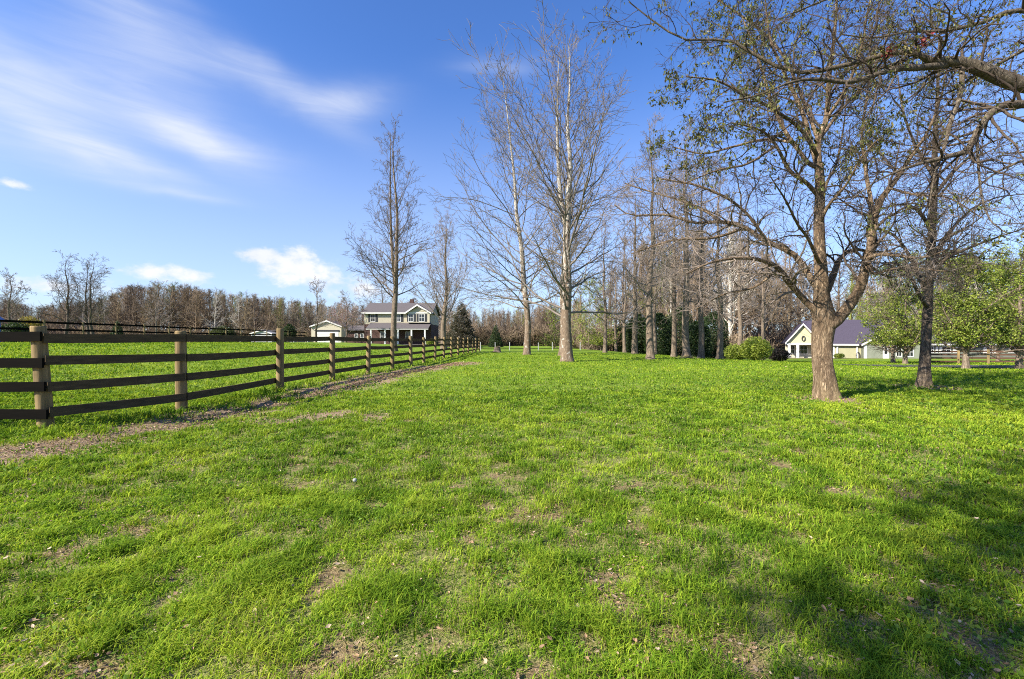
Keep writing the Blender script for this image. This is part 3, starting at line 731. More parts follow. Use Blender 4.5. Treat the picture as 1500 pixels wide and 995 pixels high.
# --- tall bare trees
def bare_tree(name, label, cat_, u, v, Y, vtop, r0, matT, matC, prof, ang, n1=55, t0=.13, lean=0, split=None, dens=(9, 6, 4), rtw=.008, up=.05, group=None, wob=.09, twig=(.38, .36, .38), rr1=.30):
    """prof(t): first order branch length in metres; ang(t): branch angle from the trunk"""
    x = ux(u, Y); base = (x, Y, gz(x, Y) - .05)
    root = empty(name, base, label, cat_, group)
    H = vz(vtop, Y) - base[2]
    zs = np.linspace(0, 1, 9)
    wv = np.cumsum(rng.normal(0, .11, 9)); wv -= np.linspace(wv[0], wv[-1], 9)
    pts = [(lean * t ** 1.3 + wv[k] * 1.2, .5 * wv[8 - k], H * t, r0 * ((1 - t) ** 1.05) + .014) for k, t in enumerate(zs)]
    tP, tR = limb(pts, 44, .01)
    stems = [(tP, tR)]
    if split:
        i = int(split * 43); k = 44 - i
        q = [(tP[i, 0], tP[i, 1], tP[i, 2], tR[i] * .8)]
        for f in (.08, .3, .6, 1.0):
            j = i + f * (43 - i); jj = int(j); q.append((tP[jj, 0] - .65 * min(1, f * 4), tP[jj, 1] + .4 * min(1, f * 4), tP[jj, 2] * (1 - .04 * f), tR[jj] * .75 + .01))
        stems.append(limb(q, 44, .01))
    tv = [trunk_mesh(tP, tR, 20, .30, .35, .06)] + [tubes(p[None], r[None], 10) for p, r in stems[1:]]
    sP, sR = stack(stems)
    n1a = np.array([n1] + [int(n1 * .55)] * (len(stems) - 1))
    aP, aR = grow(sP, sR, n1a, t0, .985, ang, lambda t, pl: prof(t), 14, wob, lambda t: up * (1 - .4 * t), rr1, .085, .016, .2, 1.3)
    la = lens(aP); bP, bR = grow(aP, aR, np.clip(np.round(dens[0] * la / la.mean()), 3, 22).astype(int), .12, 1, lambda t: np.full(len(t), .66), lambda t, pl: twig[0] * pl * (1.15 - .75 * t) + .2, 7, .13, .03, .5, .035, .012, .4)
    cP, cR = grow(bP, bR, dens[1], .15, 1, lambda t: np.full(len(t), .6), lambda t, pl: twig[1] * pl * (1.1 - .5 * t) + .15, 5, .15, .03, .6, .016, rtw * 1.15, .5)
    parts = [tubes(aP, aR, 6), tubes(bP, bR, 4), tubes(cP, cR, 3)]
    if dens[2]:
        dP, dR = grow(cP, cR, dens[2], .2, 1, lambda t: np.full(len(t), .6), lambda t, pl: twig[2] * pl + .1, 3, .15, .03, .7, rtw * 1.1, rtw)
        parts.append(tubes(dP, dR, 3))
    v_, q_ = cat(tv)
    link('trunk', np_mesh('trunk', v_, [q_], smooth=True), matT, root)
    v_, q_ = cat(parts)
    link('crown', np_mesh('crown', v_, [q_], smooth=True), matC, root)
    return root
lin = lambda t, *kv: np.interp(t, [a for a, b in kv], [b for a, b in kv])
bare_tree('sycamore_tree', 'tallest bare sycamore with white upper trunk in the middle of the lawn', 'tree', 831, 530, 29.5, 66, .37, M['bark_syc'], M['twig_syc'],
          lambda t: lin(t, (0, 4.6), (.2, 7.4), (.4, 8.8), (.6, 7.6), (.8, 4.8), (1, 1.8)), lambda t: lin(t, (0, 1.35), (.2, 1.1), (.4, .78), (.6, .62), (.8, .52), (1, .45)), 44, .14, .1, .42, (9, 6, 0), .0105, .04, twig=(.40, .42, .4))
bare_tree('sycamore_tree', 'slim bare sycamore leaning left behind the tallest one', 'tree', 772, 518, 42, 104, .31, M['bark_syc'], M['twig_syc'],
          lambda t: lin(t, (0, 6.8), (.2, 8.6), (.4, 9.2), (.6, 7.6), (.8, 4.8), (1, 1.8)), lambda t: lin(t, (0, 1.5), (.2, 1.25), (.4, .9), (.6, .7), (.8, .55), (1, .45)), 50, .16, -2.4, None, (9, 6, 0), .013, .03, twig=(.40, .42, .4))
bare_tree('sycamore_tree', 'second sycamore trunk standing close against the tallest one', 'tree', 823, 520, 40, 250, .28, M['bark_syc'], M['twig_syc'],
          lambda t: lin(t, (0, 3), (.4, 4), (.8, 2.5), (1, 1)), lambda t: lin(t, (0, 1.2), (.5, .75), (1, .4)), 30, .3, .6, None, (8, 5, 3), .011, .04)
bare_tree('bare_tree', 'tall slender twin stemmed bare tree behind the rail fence', 'tree', 577, 517, 46, 180, .31, M['bark_row'], M['twig_dark'],
          lambda t: lin(t, (0, 6.2), (.2, 6.2), (.45, 5.4), (.7, 3.6), (.9, 2.2), (1, 1.2)), lambda t: lin(t, (0, 1.5), (.3, 1.05), (.5, .6), (1, .4)), 40, .22, .2, .3, (7, 4, 3), .011, .015)
bare_tree('bare_tree', 'round crowned bare tree between the white trimmed house and the sycamores', 'tree', 650, 512, 64, 322, .42, M['bark_row'], M['twig_grey'],
          lambda t: lin(t, (0, 8.5), (.3, 8.0), (.6, 5.0), (1, 1.8)), lambda t: lin(t, (0, 1.0), (.4, .7), (1, .4)), 36, .2, .2, None, (8, 5, 4), .013, .03)

# grove of straight trunks right of the sycamores: a few built, the rest copies
def copy_tree(o, name=None, label=None, group=None, loc=None, rz=0, s=1.0, sz=None):
    c = o.copy(); COL.objects.link(c)
    c.location = loc; c.rotation_euler = (0, 0, rz); c.scale = (s, s, sz or s)
    if label: c['label'] = label
    for ch in o.children:
        d = ch.copy(); COL.objects.link(d); d.parent = c
    return c
GROVE = 'bare trees of the grove on the far lawn'
gp = lambda t: lin(t, (0, 2.6), (.25, 3.2), (.5, 4.0), (.8, 3.0), (1, 1.2))
ga = lambda t: lin(t, (0, 1.4), (.3, 1.0), (.5, .65), (1, .42))
def grove_tree(label, u, v, Y, vtop, r, seed_n=24):
    return bare_tree('grove_tree', label, 'tree', u, v, Y, vtop, r, M['bark_row'], M['twig_grey'], gp, ga, seed_n, .24, rng.normal(0, .4), None, (6, 5, 3), .0095, .03, GROVE, .12)
g1 = grove_tree('thickest straight bare trunk at the front of the grove', 953, 527, 32.5, 185, .27)
g2 = grove_tree('bare tree with pale straw heap at its foot in the grove', 1006, 523, 37, 205, .30)
g3 = grove_tree('reddish brown bare tree standing just past the straw heap', 1027, 523, 38, 230, .24)
gl = [(930, 46, 'bare tree partly hidden behind the thickest grove trunk', g2, .95), (886, 50, 'slim grove tree with low spreading limbs, next right of the tallest sycamore', g1, .85),
      (933.5 + 26, 52, 'grove trunk set back between the front trunk and the straw heap', g3, .9), (987, 39, 'slim bare trunk just before the straw heap', g3, .95),
      (1054, 37.5, 'ivy darkened bare trunk at the far right of the grove', g1, .95), (902, 62, 'thin pale trunk far back beside the young green trees', g2, .72),
      (915, 56, 'thin bare tree standing in front of the dark evergreens', g1, .8), (1083, 50, 'bare tree behind the yellow green shrub', g2, .9), (1118, 58, 'bare tree between the shrub and the gabled porch', g3, .95)]
for k, (u, Y, lab, src, s) in enumerate(gl):
    x = ux(u, Y); copy_tree(src, label=lab, loc=(x, Y, gz(x, Y) - .05), rz=1.3 + k * 1.9, s=s)
# straw at the foot of a grove tree
x0, y0 = ux(1006, 36.7), 36.7
n = 900; a = rng.random(n) * 6.28; r = np.abs(rng.normal(0, .45, n))
pts = np.stack([r * np.cos(a), r * np.sin(a) * .8, .22 * np.exp(-r * 2) * rng.random(n) + .02], 1)
v_, t_ = leaf_quads(pts, .22, .1, .12)
o = link('straw_heap', np_mesh('straw_heap', v_, [t_], np.repeat(np.array([[.5, .40, .2]]) * (.6 + .6 * rng.random(n))[:, None], 4, 0)), M['litter'], None, (x0, y0, gz(x0, y0)))
tag(o, 'low heap of pale straw at the foot of a grove tree', 'straw')

# trees by the left woods
def small_bare(label, u, Y, v, vtop, r, group=None, mt=M['bark_dark'], mc=M['twig_dark'], wide=.34, tw=.02, dens=(6, 4, 3), n1=22, name='bare_tree'):
    H = (v - vtop) / F * Y
    return bare_tree(name, label, 'tree', u, v, Y, vtop, r, mt, mc, lambda t: H * wide * 1.25 * lin(t, (0, 1.1), (.4, 1.0), (.8, .55), (1, .25)), lambda t: lin(t, (0, 1.05), (.5, .7), (1, .4)), n1, .2, 0, None, dens, tw, .03, group, .12)
small_bare('bare tree left of the twin pair, behind the far black fence', 97, 62, 496, 380, .24, tw=.012)
small_bare('twin bare tree with the thinner trunk, behind the far black fence', 128, 63, 496, 388, .2, tw=.012)
small_bare('twin bare tree whose dark trunk curves, behind the far black fence', 138, 62, 496, 382, .22, tw=.012)
small_bare('bare grey tree at the left edge beside the blue building', 14, 68, 494, 402, .22, mc=M['twig_grey'], tw=.018)
small_bare('pale trunked birch in front of the left woods', 230, 108, 496, 415, .15, mt=M['twig_syc'], mc=M['twig_grey'], tw=.026)
small_bare('thin bare tree in front of the cream garage', 463, 80, 504, 414, .2, mc=M['twig_grey'], tw=.02)
small_bare('bare broad tree rising behind the house roof', 560, 104, 500, 408, .3, mc=M['twig_grey'], tw=.026, wide=.5)
small_bare('bare tree just behind the front gable of the house', 640, 100, 500, 415, .3, mc=M['twig_grey'], tw=.026, wide=.45)
pk = small_bare('small tree hazed with pink buds beside the brick house', 506, 76, 503, 437, .16, mc=M['twig_grey'], tw=.018, wide=.42, name='redbud_tree')

# --- leafy clumps: maples with new leaves, shrubs, evergreens
GREEN = [(.20, .255, .03), (.26, .31, .045), (.125, .175, .022), (.30, .33, .06), (.085, .125, .018)]
YGREEN = [(.24, .29, .04), (.30, .33, .06), (.16, .21, .03)]
DARKG = [(.025, .050, .015), (.04, .07, .02), (.018, .035, .012), (.055, .08, .025)]
def clump_points(n, fn):
    """fn(p unit-ball points) -> local points"""
    d = nrm(rng.normal(size=(n, 3))); r = rng.random(n) ** .42
    return fn(d * r[:, None])
def leafy_tree(name, label, u, Y, v0, vc, vtop, rad, r, pal, group=None, leaf=.16, n=9000, mt=M['bark_row']):
    x = ux(u, Y); gz0 = gz(x, Y); base = (x, Y, gz0 - .05)
    root = empty(name, base, label, 'tree', group)
    H = vz(vtop, Y) - base[2]; hc = vz(vc, Y) - base[2]
    tP, tR = limb([(0, 0, 0, r), (0, 0, hc * .5, r * .85), (.05, 0, hc, r * .75), (.1, .05, hc + (H - hc) * .5, r * .4), (.1, 0, H * .97, .02)], 24, .01)
    aP, aR = grow(tP[None], tR[None], 34, hc / H * .95, .97, lambda t: lin(t, (0, 1.0), (.5, .9), (1, .5)), lambda t, pl: rad * 1.05 * np.sqrt(np.clip(1 - ((t - .52) / .52) ** 2, .08, 1)), 8, .14, .05, .5, .08, .015)
    bP, bR = grow(aP, aR, 9, .2, 1, lambda t: np.full(len(t), .8), lambda t, pl: .38 * pl * (1.1 - .4 * t) + .15, 5, .2, .03, .6, .025, .008)
    cP, cR = grow(bP, bR, 5, .2, 1, lambda t: np.full(len(t), .8), lambda t, pl: .4 * pl + .1, 4, .2, 0, .6, .01, .006)
    v, q = cat([trunk_mesh(tP, tR, 16, .3, .2, .05), tubes(aP, aR, 5)])
    link('trunk', np_mesh('trunk', v, [q], smooth=True), mt, root)
    v, q = cat([tubes(bP, bR, 3), tubes(cP, cR, 3)])
    cr = link('crown', np_mesh('crown', v, [q], smooth=True), M['twig_near'], root)
    per = max(1, int(n / len(cP)))
    end = cP[:, -1]; cl = fbm(end[:, 0] * 1.1 + end[:, 1] * .7, end[:, 2] * 1.1 - end[:, 1] * .7, 23, 2)
    keep = rng.random(len(cP)) < ss(.22, .5, cl)
    lp = tips(cP[keep], per, .10, .0); lp = lp[lp[:, 2] > hc * (.88 + .25 * rng.random(len(lp)))]
    leaf_obj('leaves', lp, leaf, pal, root, .5, .6)
    return root
leafy_tree('young_maple', 'young maple in new leaf, its straw coloured trunk at the drive edge', 1415, 24, 543, 504, 388, 2.3, .16, GREEN, n=26000, leaf=.11)
leafy_tree('young_maple', 'young maple in new leaf beside the sage green house wall', 1326, 36, 533, 504, 398, 3.3, .17, GREEN, n=26000, leaf=.14)
leafy_tree('young_maple', 'smaller young maple close against the white house door', 1308, 40, 531, 504, 420, 2.6, .16, GREEN, n=12000, leaf=.14)
leafy_tree('young_maple', 'young maple in new leaf cut by the right edge', 1493, 26, 541, 503, 372, 2.6, .17, GREEN + YGREEN, n=28000, leaf=.115)
leafy_tree('young_maple', 'yellow green tree behind the drive side maples', 1462, 48, 530, 500, 400, 3.6, .17, GREEN + YGREEN, n=15000, leaf=.2)
leafy_tree('young_tree', 'loose yellow green young tree at the wood edge beside the tallest sycamore', 862, 66, 516, 505, 408, 4.6, .12, YGREEN, n=5500, leaf=.22)
leafy_tree('young_tree', 'small bright yellow green sapling in front of the evergreens', 880, 60, 516, 505, 448, 2.2, .08, YGREEN, n=3500, leaf=.2)
leafy_tree('young_tree', 'pale olive young tree left of the tallest sycamore', 812, 74, 514, 506, 452, 3.2, .1, YGREEN + GREEN, n=4000, leaf=.22)

def shrub(name, label, cat_, x, y, shape, rad, h, pal, n, leaf, stems=10, group=None):
    root = empty(name, (x, y, gz(x, y) - .03), label, cat_, group)
    tP = []; tR = []
    for k in range(stems):
        a = rng.random() * 6.28; q = rad * .7 * rng.random() * (0.2 if shape in ('cone', 'column') else 1)
        p, r = limb([(q * .2 * math.cos(a), q * .2 * math.sin(a), 0, .03 + .01 * h), (q * .6 * math.cos(a), q * .6 * math.sin(a), h * .4, .02 + .005 * h), (q * math.cos(a), q * math.sin(a), h * .85, .008)], 8, .1)
        tP.append(p); tR.append(r)
    v, q = tubes(np.stack(tP), np.stack(tR), 5)
    link('stem', np_mesh('stem', v, [q], smooth=True), M['twig_near'], root)
    d = nrm(rng.normal(size=(n, 3))); rr = rng.random(n) ** .4
    if shape == 'dome':
        p = d * rr[:, None]; p = np.stack([p[:, 0] * rad, p[:, 1] * rad, h * .5 + p[:, 2] * h * .5], 1)
        lump = .72 + .55 * fbm(d[:, 0] * 2.3 + 5, d[:, 2] * 2.3 + d[:, 1] * 2.0, int(rad * 7) % 13, 3)
        p[:, :2] *= lump[:, None]; p[:, 2] *= (.6 + .4 * lump)
    elif shape == 'cone':
        t = 1 - np.sqrt(rng.random(n)); a = rng.random(n) * 6.28
        layer = .70 + .45 * np.abs(np.sin(t * 17 + a * .7)) ; er = rad * (1 - t) ** .85 * layer * (.55 + .45 * rng.random(n) ** .5) + .03
        p = np.stack([er * np.cos(a), er * np.sin(a), h * (.04 + .96 * t) - er * .22], 1)
    else:
        t = rng.random(n); a = rng.random(n) * 6.28
        er = rad * np.sqrt(np.clip(1 - (2 * t - .85) ** 4 * .9, .05, 1)) * (.5 + .5 * rng.random(n) ** .5) * (.8 + .4 * vnoise(a * 1.6, t * 5, 3))
        p = np.stack([er * np.cos(a), er * np.sin(a), h * (.03 + .95 * t)], 1)
    p[:, 2] = np.maximum(p[:, 2], .05)
    leaf_obj('foliage', p, leaf, pal, root, .2, .5 if shape == 'dome' else .3)
    return root
def sh(name, label, cat_, u, Y, shape, rpx, hpx, pal, n, leaf, **k):
    return shrub(name, label, cat_, ux(u, Y), Y, shape, rpx * Y / F, hpx * Y / F, pal, n, leaf, **k)
EV = 'dark evergreens behind the grove'
for u, Y, rp, hp, lab in ((965, 60, 20, 70, 'dark evergreen behind the thickest grove trunk'), (995, 66, 22, 84, 'taller dark evergreen behind the middle of the grove'),
                          (1022, 58, 18, 62, 'dark evergreen just right of the straw heap trunk'), (1045, 63, 20, 78, 'dark evergreen behind the ivy darkened trunk'), (935, 64, 17, 66, 'dark evergreen at the near end of the evergreen line'), (912, 70, 16, 50, 'low dark evergreen by the thin bare trunk')):
    sh('evergreen_tree', lab, 'tree', u, Y, 'column', rp * .95, hp * .9, DARKG, 9000, .34, stems=3, group=EV)
sh('flowering_shrub', 'round yellow green shrub at the end of the grove', 'shrub', 1107, 46, 'dome', 21, 36, [(.34, .40, .05), (.40, .44, .08), (.25, .31, .04)], 8000, .17)
sh('dark_shrub', 'low dark leaved bush beside the gabled porch', 'shrub', 1140, 50, 'dome', 15, 19, [(.03, .022, .022), (.05, .035, .03), (.025, .03, .018)], 5000, .16)
sh('olive_shrub', 'low olive shrub between the grove and the round shrub', 'shrub', 1078, 50, 'dome', 16, 24, GREEN, 5000, .17)
sh('evergreen_shrub', 'small clipped evergreen before the pale house front', 'shrub', 1229, 70, 'dome', 7, 8, GREEN, 1500, .16)
sh('evergreen_shrub', 'dark upright evergreen beside the cream garage', 'shrub', 424, 92, 'column', 9, 30, DARKG, 6000, .30)
sh('evergreen_tree', 'round topped olive evergreen before the left woods', 'tree', 326, 96, 'dome', 16, 26, [(.06, .075, .02), (.085, .095, .03), (.04, .055, .015)], 6000, .32)
sh('yellow_shrub', 'mustard yellow bush beyond the far black fence', 'shrub', 43, 82, 'dome', 15, 42, [(.28, .22, .035), (.22, .18, .03), (.17, .15, .03)], 6000, .26)
sh('evergreen_tree', 'blue green evergreen below the mustard yellow bush', 'tree', 22, 58, 'dome', 18, 30, DARKG, 5000, .24)
sh('evergreen_tree', 'dark round evergreen right of the twin bare trees', 'tree', 172, 84, 'cone', 11, 36, DARKG, 5000, .28, stems=3)
sh('spruce_tree', 'brown grey spruce at the right end of the house', 'tree', 676, 78, 'cone', 26, 68, [(.085, .07, .05), (.065, .06, .04), (.11, .09, .065), (.045, .05, .03)], 9000, .42, stems=4)
sh('spruce_tree', 'low dark evergreen beyond the end of the rail fence', 'tree', 726, 90, 'cone', 11, 34, DARKG, 4000, .3, stems=3)
sh('evergreen_shrub', 'rounded green shrub at the end of the house porch', 'shrub', 632, 80, 'dome', 8, 11, GREEN, 2500, .2)
# pink buds on the redbud
bp = []
d = nrm(rng.normal(size=(2600, 3))); p = d * (rng.random(2600) ** .4)[:, None] * np.array([3.2, 3.2, 2.4]) + np.array([0, 0, 5.0])
leaf_obj('blossoms', p, .14, [(.30, .16, .17), (.24, .14, .15), (.36, .22, .22)], pk, .2, .6)

# --- far woods: one mass of bare trunks and twigs
def far_woods():
    def proto(H=1.0):
        tP, tR = limb([(0, 0, 0, .0125), (rng.normal(0, .01), 0, .3, .0105), (rng.normal(0, .02), rng.normal(0, .02), .65, .007), (rng.normal(0, .03), rng.normal(0, .03), 1, .002)], 8, .01)
        aP, aR = grow(tP[None], tR[None], 20, .22, 1, lambda t: lin(t, (0, 1.1), (.5, .7), (1, .4)), lambda t, pl: .34 * (1.2 - t), 6, .15, .06, .5, .006, .0022)
        bP, bR = grow(aP, aR, 7, .15, 1, lambda t: np.full(len(t), .6), lambda t, pl: .42 * pl + .015, 4, .16, .05, .6, .003, .0014)
        cP, cR = grow(bP, bR, 5, .15, 1, lambda t: np.full(len(t), .6), lambda t, pl: .45 * pl + .012, 3, .16, .05, .7, .0016, .0012)
        return cat([tubes(tP[None], tR[None], 6), tubes(aP, aR, 4), tubes(bP, bR, 3), tubes(cP, cR, 3)])
    def brush():
        k = 46
        pts = np.zeros((k, 1)); a = rng.random(k) * 6.28; r0 = rng.random(k) * .5
        P0 = np.stack([r0 * np.cos(a), r0 * np.sin(a), np.zeros(k)], 1)
        d = nrm(np.stack([np.cos(a) * .5, np.sin(a) * .5, .6 + rng.random(k)], 1))
        L = .5 + .5 * rng.random(k); out = np.zeros((k, 4, 3)); out[:, 0] = P0
        for j in range(1, 4): out[:, j] = out[:, j - 1] + d * (L / 3)[:, None]; d = nrm(d + rng.normal(0, .2, (k, 3)))
        R = np.linspace(.014, .006, 4)[None].repeat(k, 0)
        b, br = grow(out, R, 6, .2, 1, lambda t: np.full(len(t), .7), lambda t, pl: .4 * pl, 3, .2, .05, .8, .008, .006)
        return cat([tubes(out, R, 3), tubes(b, br, 3)])
    protos = [proto() for _ in range(5)]; bru = [brush() for _ in range(3)]
    pal = np.array([[.20, .15, .10], [.165, .12, .08], [.25, .19, .135], [.14, .105, .075], [.22, .165, .10]])
    def mass(places, name, label):
        VV = []; Q = []; CC = []; off = 0
        for (x, y, h, kind) in places:
            v, q = (protos if kind == 0 else bru)[rng.integers(0, 5 if kind == 0 else 3)]
            a = rng.random() * 6.28; c, s = math.cos(a), math.sin(a)
            w = h * (.85 + .5 * rng.random()) if kind == 0 else h * 1.3
            vv = np.stack([(v[:, 0] * c - v[:, 1] * s) * w + x, (v[:, 0] * s + v[:, 1] * c) * w + y, v[:, 2] * h + gz(x, y) - .1], 1)
            col = pal[rng.integers(0, 5)] * (.75 + .5 * rng.random())
            if rng.random() < .1 and kind == 0: col = np.array([.17, .19, .05])
            if rng.random() < .06 and kind == 0: col = np.array([.46, .42, .36])
            VV.append(vv); Q.append(q + off); CC.append(np.tile(col, (len(vv), 1))); off += len(vv)
        o = link(name, np_mesh(name, np.concatenate(VV), [np.concatenate(Q)], np.concatenate(CC)), M['wood_far'])
        tag(o, label, 'woods', kind='stuff')
    # left skyline
    pl = []
    for k in range(400):
        u = rng.uniform(-60, 560); Y = rng.uniform(118, 150)
        top = np.interp(u, [-60, 0, 60, 130, 190, 230, 300, 350, 430, 520, 560], [436, 438, 446, 440, 420, 416, 424, 432, 440, 446, 444]) + rng.normal(6, 3.5)
        x = ux(u, Y); h = max(5, vz(top, Y) - gz(x, Y)); pl.append((x, Y, h, 0))
        if k % 3 == 0: pl.append((ux(rng.uniform(-60, 560), 116), 116 + rng.uniform(0, 8), rng.uniform(2.5, 5), 1))
    mass(pl, 'bare_woods', 'brown bare woods along the skyline behind the left pasture')
    # middle distance
    pl = []
    for k in range(190):
        u = rng.uniform(560, 850); Y = rng.uniform(125, 165)
        top = np.interp(u, [560, 650, 700, 760, 850], [446, 450, 458, 456, 440]) + rng.normal(3, 5)
        x = ux(u, Y); h = max(5, vz(top, Y) - gz(x, Y)); pl.append((x, Y, h, 0))
        if k % 2 == 0: pl.append((ux(rng.uniform(660, 850), 112), 112 + rng.uniform(0, 10), rng.uniform(2.5, 6), 1))
    mass(pl, 'bare_woods', 'low bare woods far behind the sycamores')
    # right wood behind the grove and the pale houses
    pl = []
    for k in range(165):
        u = rng.uniform(845, 1620); Y = rng.uniform(72, 125) if u < 1120 else rng.uniform(100, 135)
        top = np.interp(u, [845, 900, 960, 1080, 1150, 1300, 1620], [430, 385, 352, 350, 388, 405, 400]) + rng.normal(8, 18)
        x = ux(u, Y); h = max(6, vz(top, Y) - gz(x, Y)); pl.append((x, Y, h, 0))
        if k % 2 == 1: uu = rng.uniform(1000, 1600); YY = rng.uniform(98, 112); pl.append((ux(uu, YY), YY, rng.uniform(4, 8), 1))
        if k % 2 == 0:
            uu = rng.uniform(845, 1100); YY = rng.uniform(70, 82); pl.append((ux(uu, YY), YY, rng.uniform(2, 5), 1))
    mass(pl, 'bare_woods', 'dense bare woods behind the grove and the pale gabled house')
far_woods()

# ------------------------------------------------------------------ rail fence
PU = [68, 266, 410, 487, 539, 575, 602, 621, 637, 650, 661, 671, 679, 686, 692, 697, 702]
PZ = [6.92, 8.75, 12.3, 15.5, 18.6, 21.7] + [24.8 + 3.1 * k for k in range(11)]
def fence_main():
    pos = [(-13.4, 6.6), (-10.3, 6.78)] + [(ux(u, z), z) for u, z in zip(PU, PZ)]
    corner = 2
    root = empty('rail_fence', (pos[corner][0], pos[corner][1], gz(*pos[corner])), 'four board black rail fence on round wooden posts along the lawn', 'fence')
    rx, ry, rz = root.location
    P3 = []
    for k, (x, y) in enumerate(pos):
        z0 = gz(x, y); h = 1.60 + random.uniform(-.04, .07)
        r = .093 + random.uniform(-.008, .008)
        tx, ty = random.gauss(0, .02), random.gauss(0, .02)
        if k == corner: tx = -.06; h = 1.62
        if k == 4: h = 1.72
        n = 16; rows = []
        for t in (0, .25, .5, .75, .985, 1.0):
            for i in range(n):
                a = 2 * math.pi * i / n; rr = r * (1.06 - .08 * t) * (.93 if t == 1 else 1) * (1 + random.gauss(0, .012))
                rows.append((x - rx + tx * t * h + rr * math.cos(a), y - ry + ty * t * h + rr * math.sin(a), z0 - rz - .1 + t * (h + .1)))
        fs = []
        for j in range(5):
            for i in range(n): b = j * n; fs.append((b + i, b + (i + 1) % n, b + n + (i + 1) % n, b + n + i))
        fs.append(tuple(range(5 * n, 6 * n)))
        MB().add(rows, fs).build('post', M['post'], root, smooth=True)
        P3.append((x - rx, y - ry, z0 - rz, tx, ty, r, h))
    H = [1.445, 1.06, .675, .285]
    for k in range(len(P3) - 1):
        a, b = P3[k], P3[k + 1]
        d = Vector((b[0] - a[0], b[1] - a[1], 0)).normalized(); nrml = Vector((d.y, -d.x, 0))   # towards the lawn
        sa = 1 if k <= corner + 1 else -1; sb = 1 if k + 1 <= corner + 1 else -1
        for j, hh in enumerate(H):
            q = []
            for p, s, e in ((a, sa, 1), (b, sb, -1)):
                off = nrml * (s * (p[5] + .018)); hj = hh + random.gauss(0, .012)
                q.append(Vector((p[0] + p[3] * hj, p[1] + p[4] * hj, p[2] + hj)) + off + d * (-.14 if (k == corner - 1 and e < 0) else .002) * e)
            # slight sag
            m = (q[0] + q[1]) / 2 + Vector((0, 0, -.012 * random.random() - .004))
            mb = MB()
            pts = [q[0], q[0].lerp(m, .5) + Vector((0, 0, -.003)), m, m.lerp(q[1], .5) + Vector((0, 0, -.003)), q[1]]
            hw, th = .074, .017
            vs = []
            for p in pts:
                for i, jj in ((-1, -1), (1, -1), (1, 1), (-1, 1)): vs.append(p + nrml * (th * i) + Vector((0, 0, hw * jj)))
            fs = [(3, 2, 1, 0), (16, 17, 18, 19)]
            for s_ in range(4):
                for i in range(4): bb = s_ * 4; fs.append((bb + i, bb + (i + 1) % 4, bb + 4 + (i + 1) % 4, bb + 4 + i))
            mb.add(vs, fs).build('rail', M['rail'] if k < corner else M['rail_shade'], root)  # sunlit run gets the darker board, shaded spans the lightened copy
fence_main()

def plain_fence(name, label, pts, h, rails, mp, mr, pw=.12, rh=.13, rt=.03, step=2.5):
    x0, y0 = pts[0]
    root = empty(name, (x0, y0, gz(x0, y0)), label, 'fence'); rx, ry, rz = root.location
    P = []
    for a, b in zip(pts[:-1], pts[1:]):
        L = math.hypot(b[0] - a[0], b[1] - a[1]); n = max(1, round(L / step))
        for i in range(n): P.append((a[0] + (b[0] - a[0]) * i / n, a[1] + (b[1] - a[1]) * i / n))
    P.append(pts[-1])
    for x, y in P:
        MB().cyl((x - rx, y - ry, gz(x, y) - rz - .1), pw / 2, h + .1 + random.uniform(-.03, .05), 8, pw * .47).build('post', mp, root)
    for a, b in zip(P[:-1], P[1:]):
        d = Vector((b[0] - a[0], b[1] - a[1], 0)).normalized(); nr = Vector((d.y, -d.x, 0)) * (-(pw / 2 + rt / 2 + .003))
        for hh in rails:
            hj = hh + random.gauss(0, .01)
            MB().bar(Vector((a[0] - rx, a[1] - ry, gz(*a) - rz + hj)) + nr + d * .004, Vector((b[0] - rx, b[1] - ry, gz(*b) - rz + hj)) + nr - d * .004, rt, rh).build('rail', mr, root)
    return root
plain_fence('pasture_fence', 'far three board black fence climbing the left edge of the pasture', [(-29.3, 22.5), (-29.0, 27.5), (-29.0, 62.5)], 1.5, [1.38, .93, .48], M['post'], M['rail'])
plain_fence('paddock_fence', 'pale post fence in front of the dark car and cream garage', [(ux(352, 84), 84), (ux(470, 84), 84)], 1.25, [1.12], M['white'], M['metal'], .16, .07, .04, 2.7)
plain_fence('board_fence', 'white board fence below the cream garage', [(ux(466, 84), 84.3), (ux(498, 84), 84.3)], 1.25, [1.1, .72, .34], M['white'], M['white'], .14, .2, .04, 2.2)
plain_fence('wire_fence', 'grey low fence at the far end of the lawn behind the sycamores', [(ux(704, 60), 60), (ux(850, 62), 62)], 1.1, [1.0, .6, .25], M['metal'], M['rail'], .10, .05, .03, 2.0)
plain_fence('board_fence', 'red brown board fence beside the drive before the long low house', [(ux(1362, 38), 38), (ux(1448, 37), 37), (ux(1540, 35), 35)], 1.15, [1.03, .75, .47, .19], M['post'], M['rail_brown'], .2, .13, .03, 2.4)

